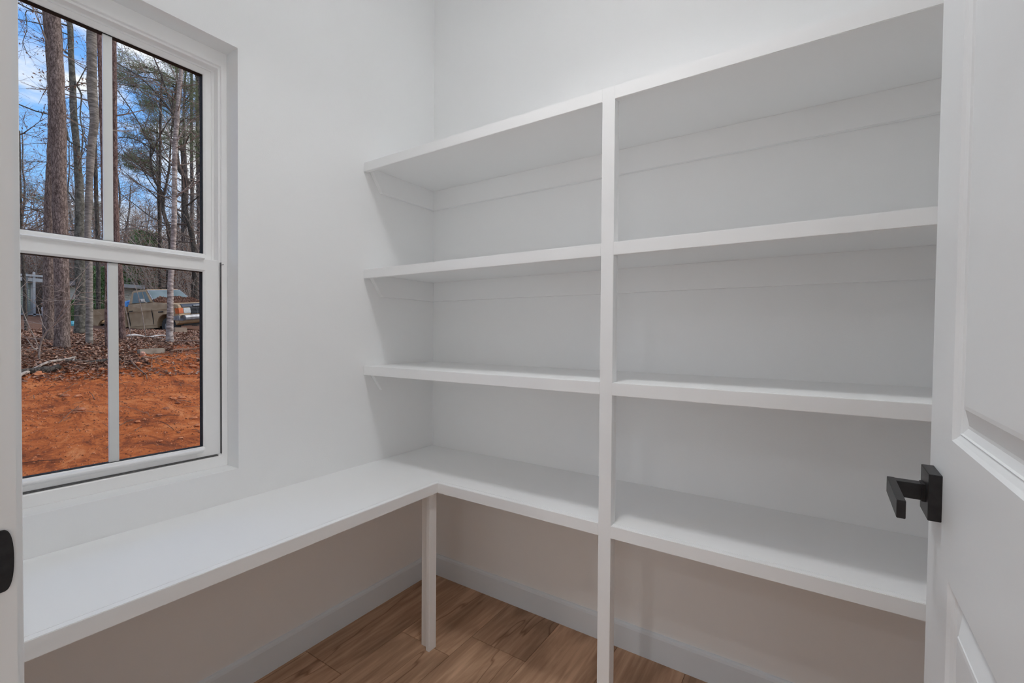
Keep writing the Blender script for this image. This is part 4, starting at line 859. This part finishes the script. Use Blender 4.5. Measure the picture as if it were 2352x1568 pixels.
for s_ in (-1, 1):
    SD = [(xf0, s_*yb_, zb2), (xr0, s_*yb_, zb2), (xr1, s_*yt_, zt), (xf1, s_*yt_, zt)]
    quadp('side_window', lerp4(SD, .10, .83, .06, .84), TG, .008)
    quadp('window_post', lerp4(SD, .27, .30, .06, .84), TAN, .012)
RW = [(xr0, -yb_, zb2), (xr0, yb_, zb2), (xr1, yt_, zt), (xr1, -yt_, zt)]
quadp('rear_window', lerp4(RW, .1, .9, .15, .82), TG, .008)
# door seams, handle, side crease, mirror
for x in (-.62, -1.80): MB().box(x-.007, x+.007, -HW-.003, -HW+.02, .44, 1.0).build('door_seam', INN, cab)
MB().box(-4.1, .60, -HW-.008, -HW+.02, .965, .985).build('side_crease', TAN, cab)
MB().box(-1.70, -1.56, -HW-.03, -HW+.01, .99, 1.02).build('door_handle', INN, cab)
MB().box(-.30, -.08, -HW-.012, -HW+.01, .86, .90).build('fender_badge', INN, cab)
mr = MB().box(-.98, -.84, -1.16, -.98, 1.30, 1.42).build('side_mirror', CHR, tk, bevel=.02)
MB().tube([(-.90, -.85, 1.27), (-.90, -1.05, 1.33)], .012, 6).build('mirror_arm', CHR, mr)
# front
MB().prism([(.30, 1.135), (.575, 1.10), (.63, 1.04), (.665, .99), (.60, .96), (.30, 1.0)], 1, -.80, .80).build('hood_front', DKP, tk, bevel=.01)
MB().box(.635, .675, -.36, .36, 1.015, 1.06).build('hood_badge', CHR, tk, bevel=.004)
gr_ = MB().box(.62, .67, -.50, .50, .72, .97).build('grille', INN, tk)
for k in range(5): MB().box(.665, .70, -.50, .50, .735+.05*k, .752+.05*k).build('grille_slat', DKP, gr_)
for k in (-.25, 0, .25): MB().box(.665, .70, k-.012, k+.012, .72, .97).build('grille_slat', DKP, gr_)
for s_ in (-1, 1):
    a, c_ = sorted((s_*.50, s_*.79)); MB().box(.60, .685, a, c_, .76, .96).build('headlight', LENS, tk, bevel=.01)
    a, c_ = sorted((s_*.79, s_*.985)); MB().box(.50, .68, a, c_, .76, .965).build('turn_signal', AMB, tk, bevel=.012)
bp = MB().prism([(.66, .50), (.80, .52), (.82, .60), (.80, .68), (.66, .70)], 1, -.86, .86); bp.prism([(.38, .53), (.66, .50), (.66, .70), (.38, .67)], 1, -1.0, -.86); bp.prism([(.38, .53), (.66, .50), (.66, .70), (.38, .67)], 1, .86, 1.0)
bp.build('front_bumper', CHR, tk, bevel=.01)
for cx_ in (0, -WB2):
    for s_ in (-1, 1):
        wh = MB().tube([(cx_, s_*.68, .30), (cx_, s_*.70, .30), (cx_, s_*.90, .30), (cx_, s_*.92, .30)], [.30, .345, .345, .30], 24).build('wheel', RUB, tk)
        MB().tube([(cx_, s_*.90, .30), (cx_, s_*.925, .30)], [.19, .17], 16).build('hub', CHR, wh)
lf = MB(); random.seed(31)
for _ in range(5200):
    u = random.random(); x = -.74+.72*u**1.4; y = random.uniform(-.78, .78)
    top = (.24*(1-u)**1.2*(1-.5*(y-.15)**2)+.02)*(.8+.4*noise.noise((x*3, y*3, 2)))
    zs = 1.275-.135*max(0, (x+.66))-.0; zs += random.uniform(0, top)
    leafq(lf, Vector((x-.0, y, zs)), .035)
o = lf.build('leaf_heap', LEAF, None, fix=False); o.location = tk.location; o.rotation_euler = tk.rotation_euler; tag(o, 'heap of brown leaves on the hood and windshield foot of the pickup', 'leaves', kind='stuff')
BLU = mat('blue_plastic', (.03, .16, .42), .5, var=(.05, .25, .55), scale=6, bump=.6, bscale=9)
bm = bmesh.new(); bmesh.ops.create_icosphere(bm, subdivisions=3, radius=1)
for v in bm.verts: k = 1+.3*noise.noise(v.co*1.8); v.co = Vector((v.co.x*.28*k, v.co.y*.30*k, v.co.z*.30*k))
me = bpy.data.meshes.new('blue_bag'); bm.to_mesh(me); bm.free(); me.materials.append(BLU)
MW = Matrix.Translation(tk.location) @ tk.rotation_euler.to_matrix().to_4x4()
o = put('blue_bag', me, None, MW @ Vector((-2.32, -.45, 1.14))); tag(o, 'bright blue crumpled bag in the pickup bed behind the cab', 'bag')
rs = random.Random(8)
o = stone('scrap_heap', (0, 0), (.5, .5, .3), mat('scrap', (.05, .045, .04), .8, var=(.14, .11, .09), scale=9), 'dark heap of scrap in the pickup bed', 'scrap', seed=9); o.location = MW @ Vector((-3.1, 0, 1.02)); o.rotation_euler = tk.rotation_euler
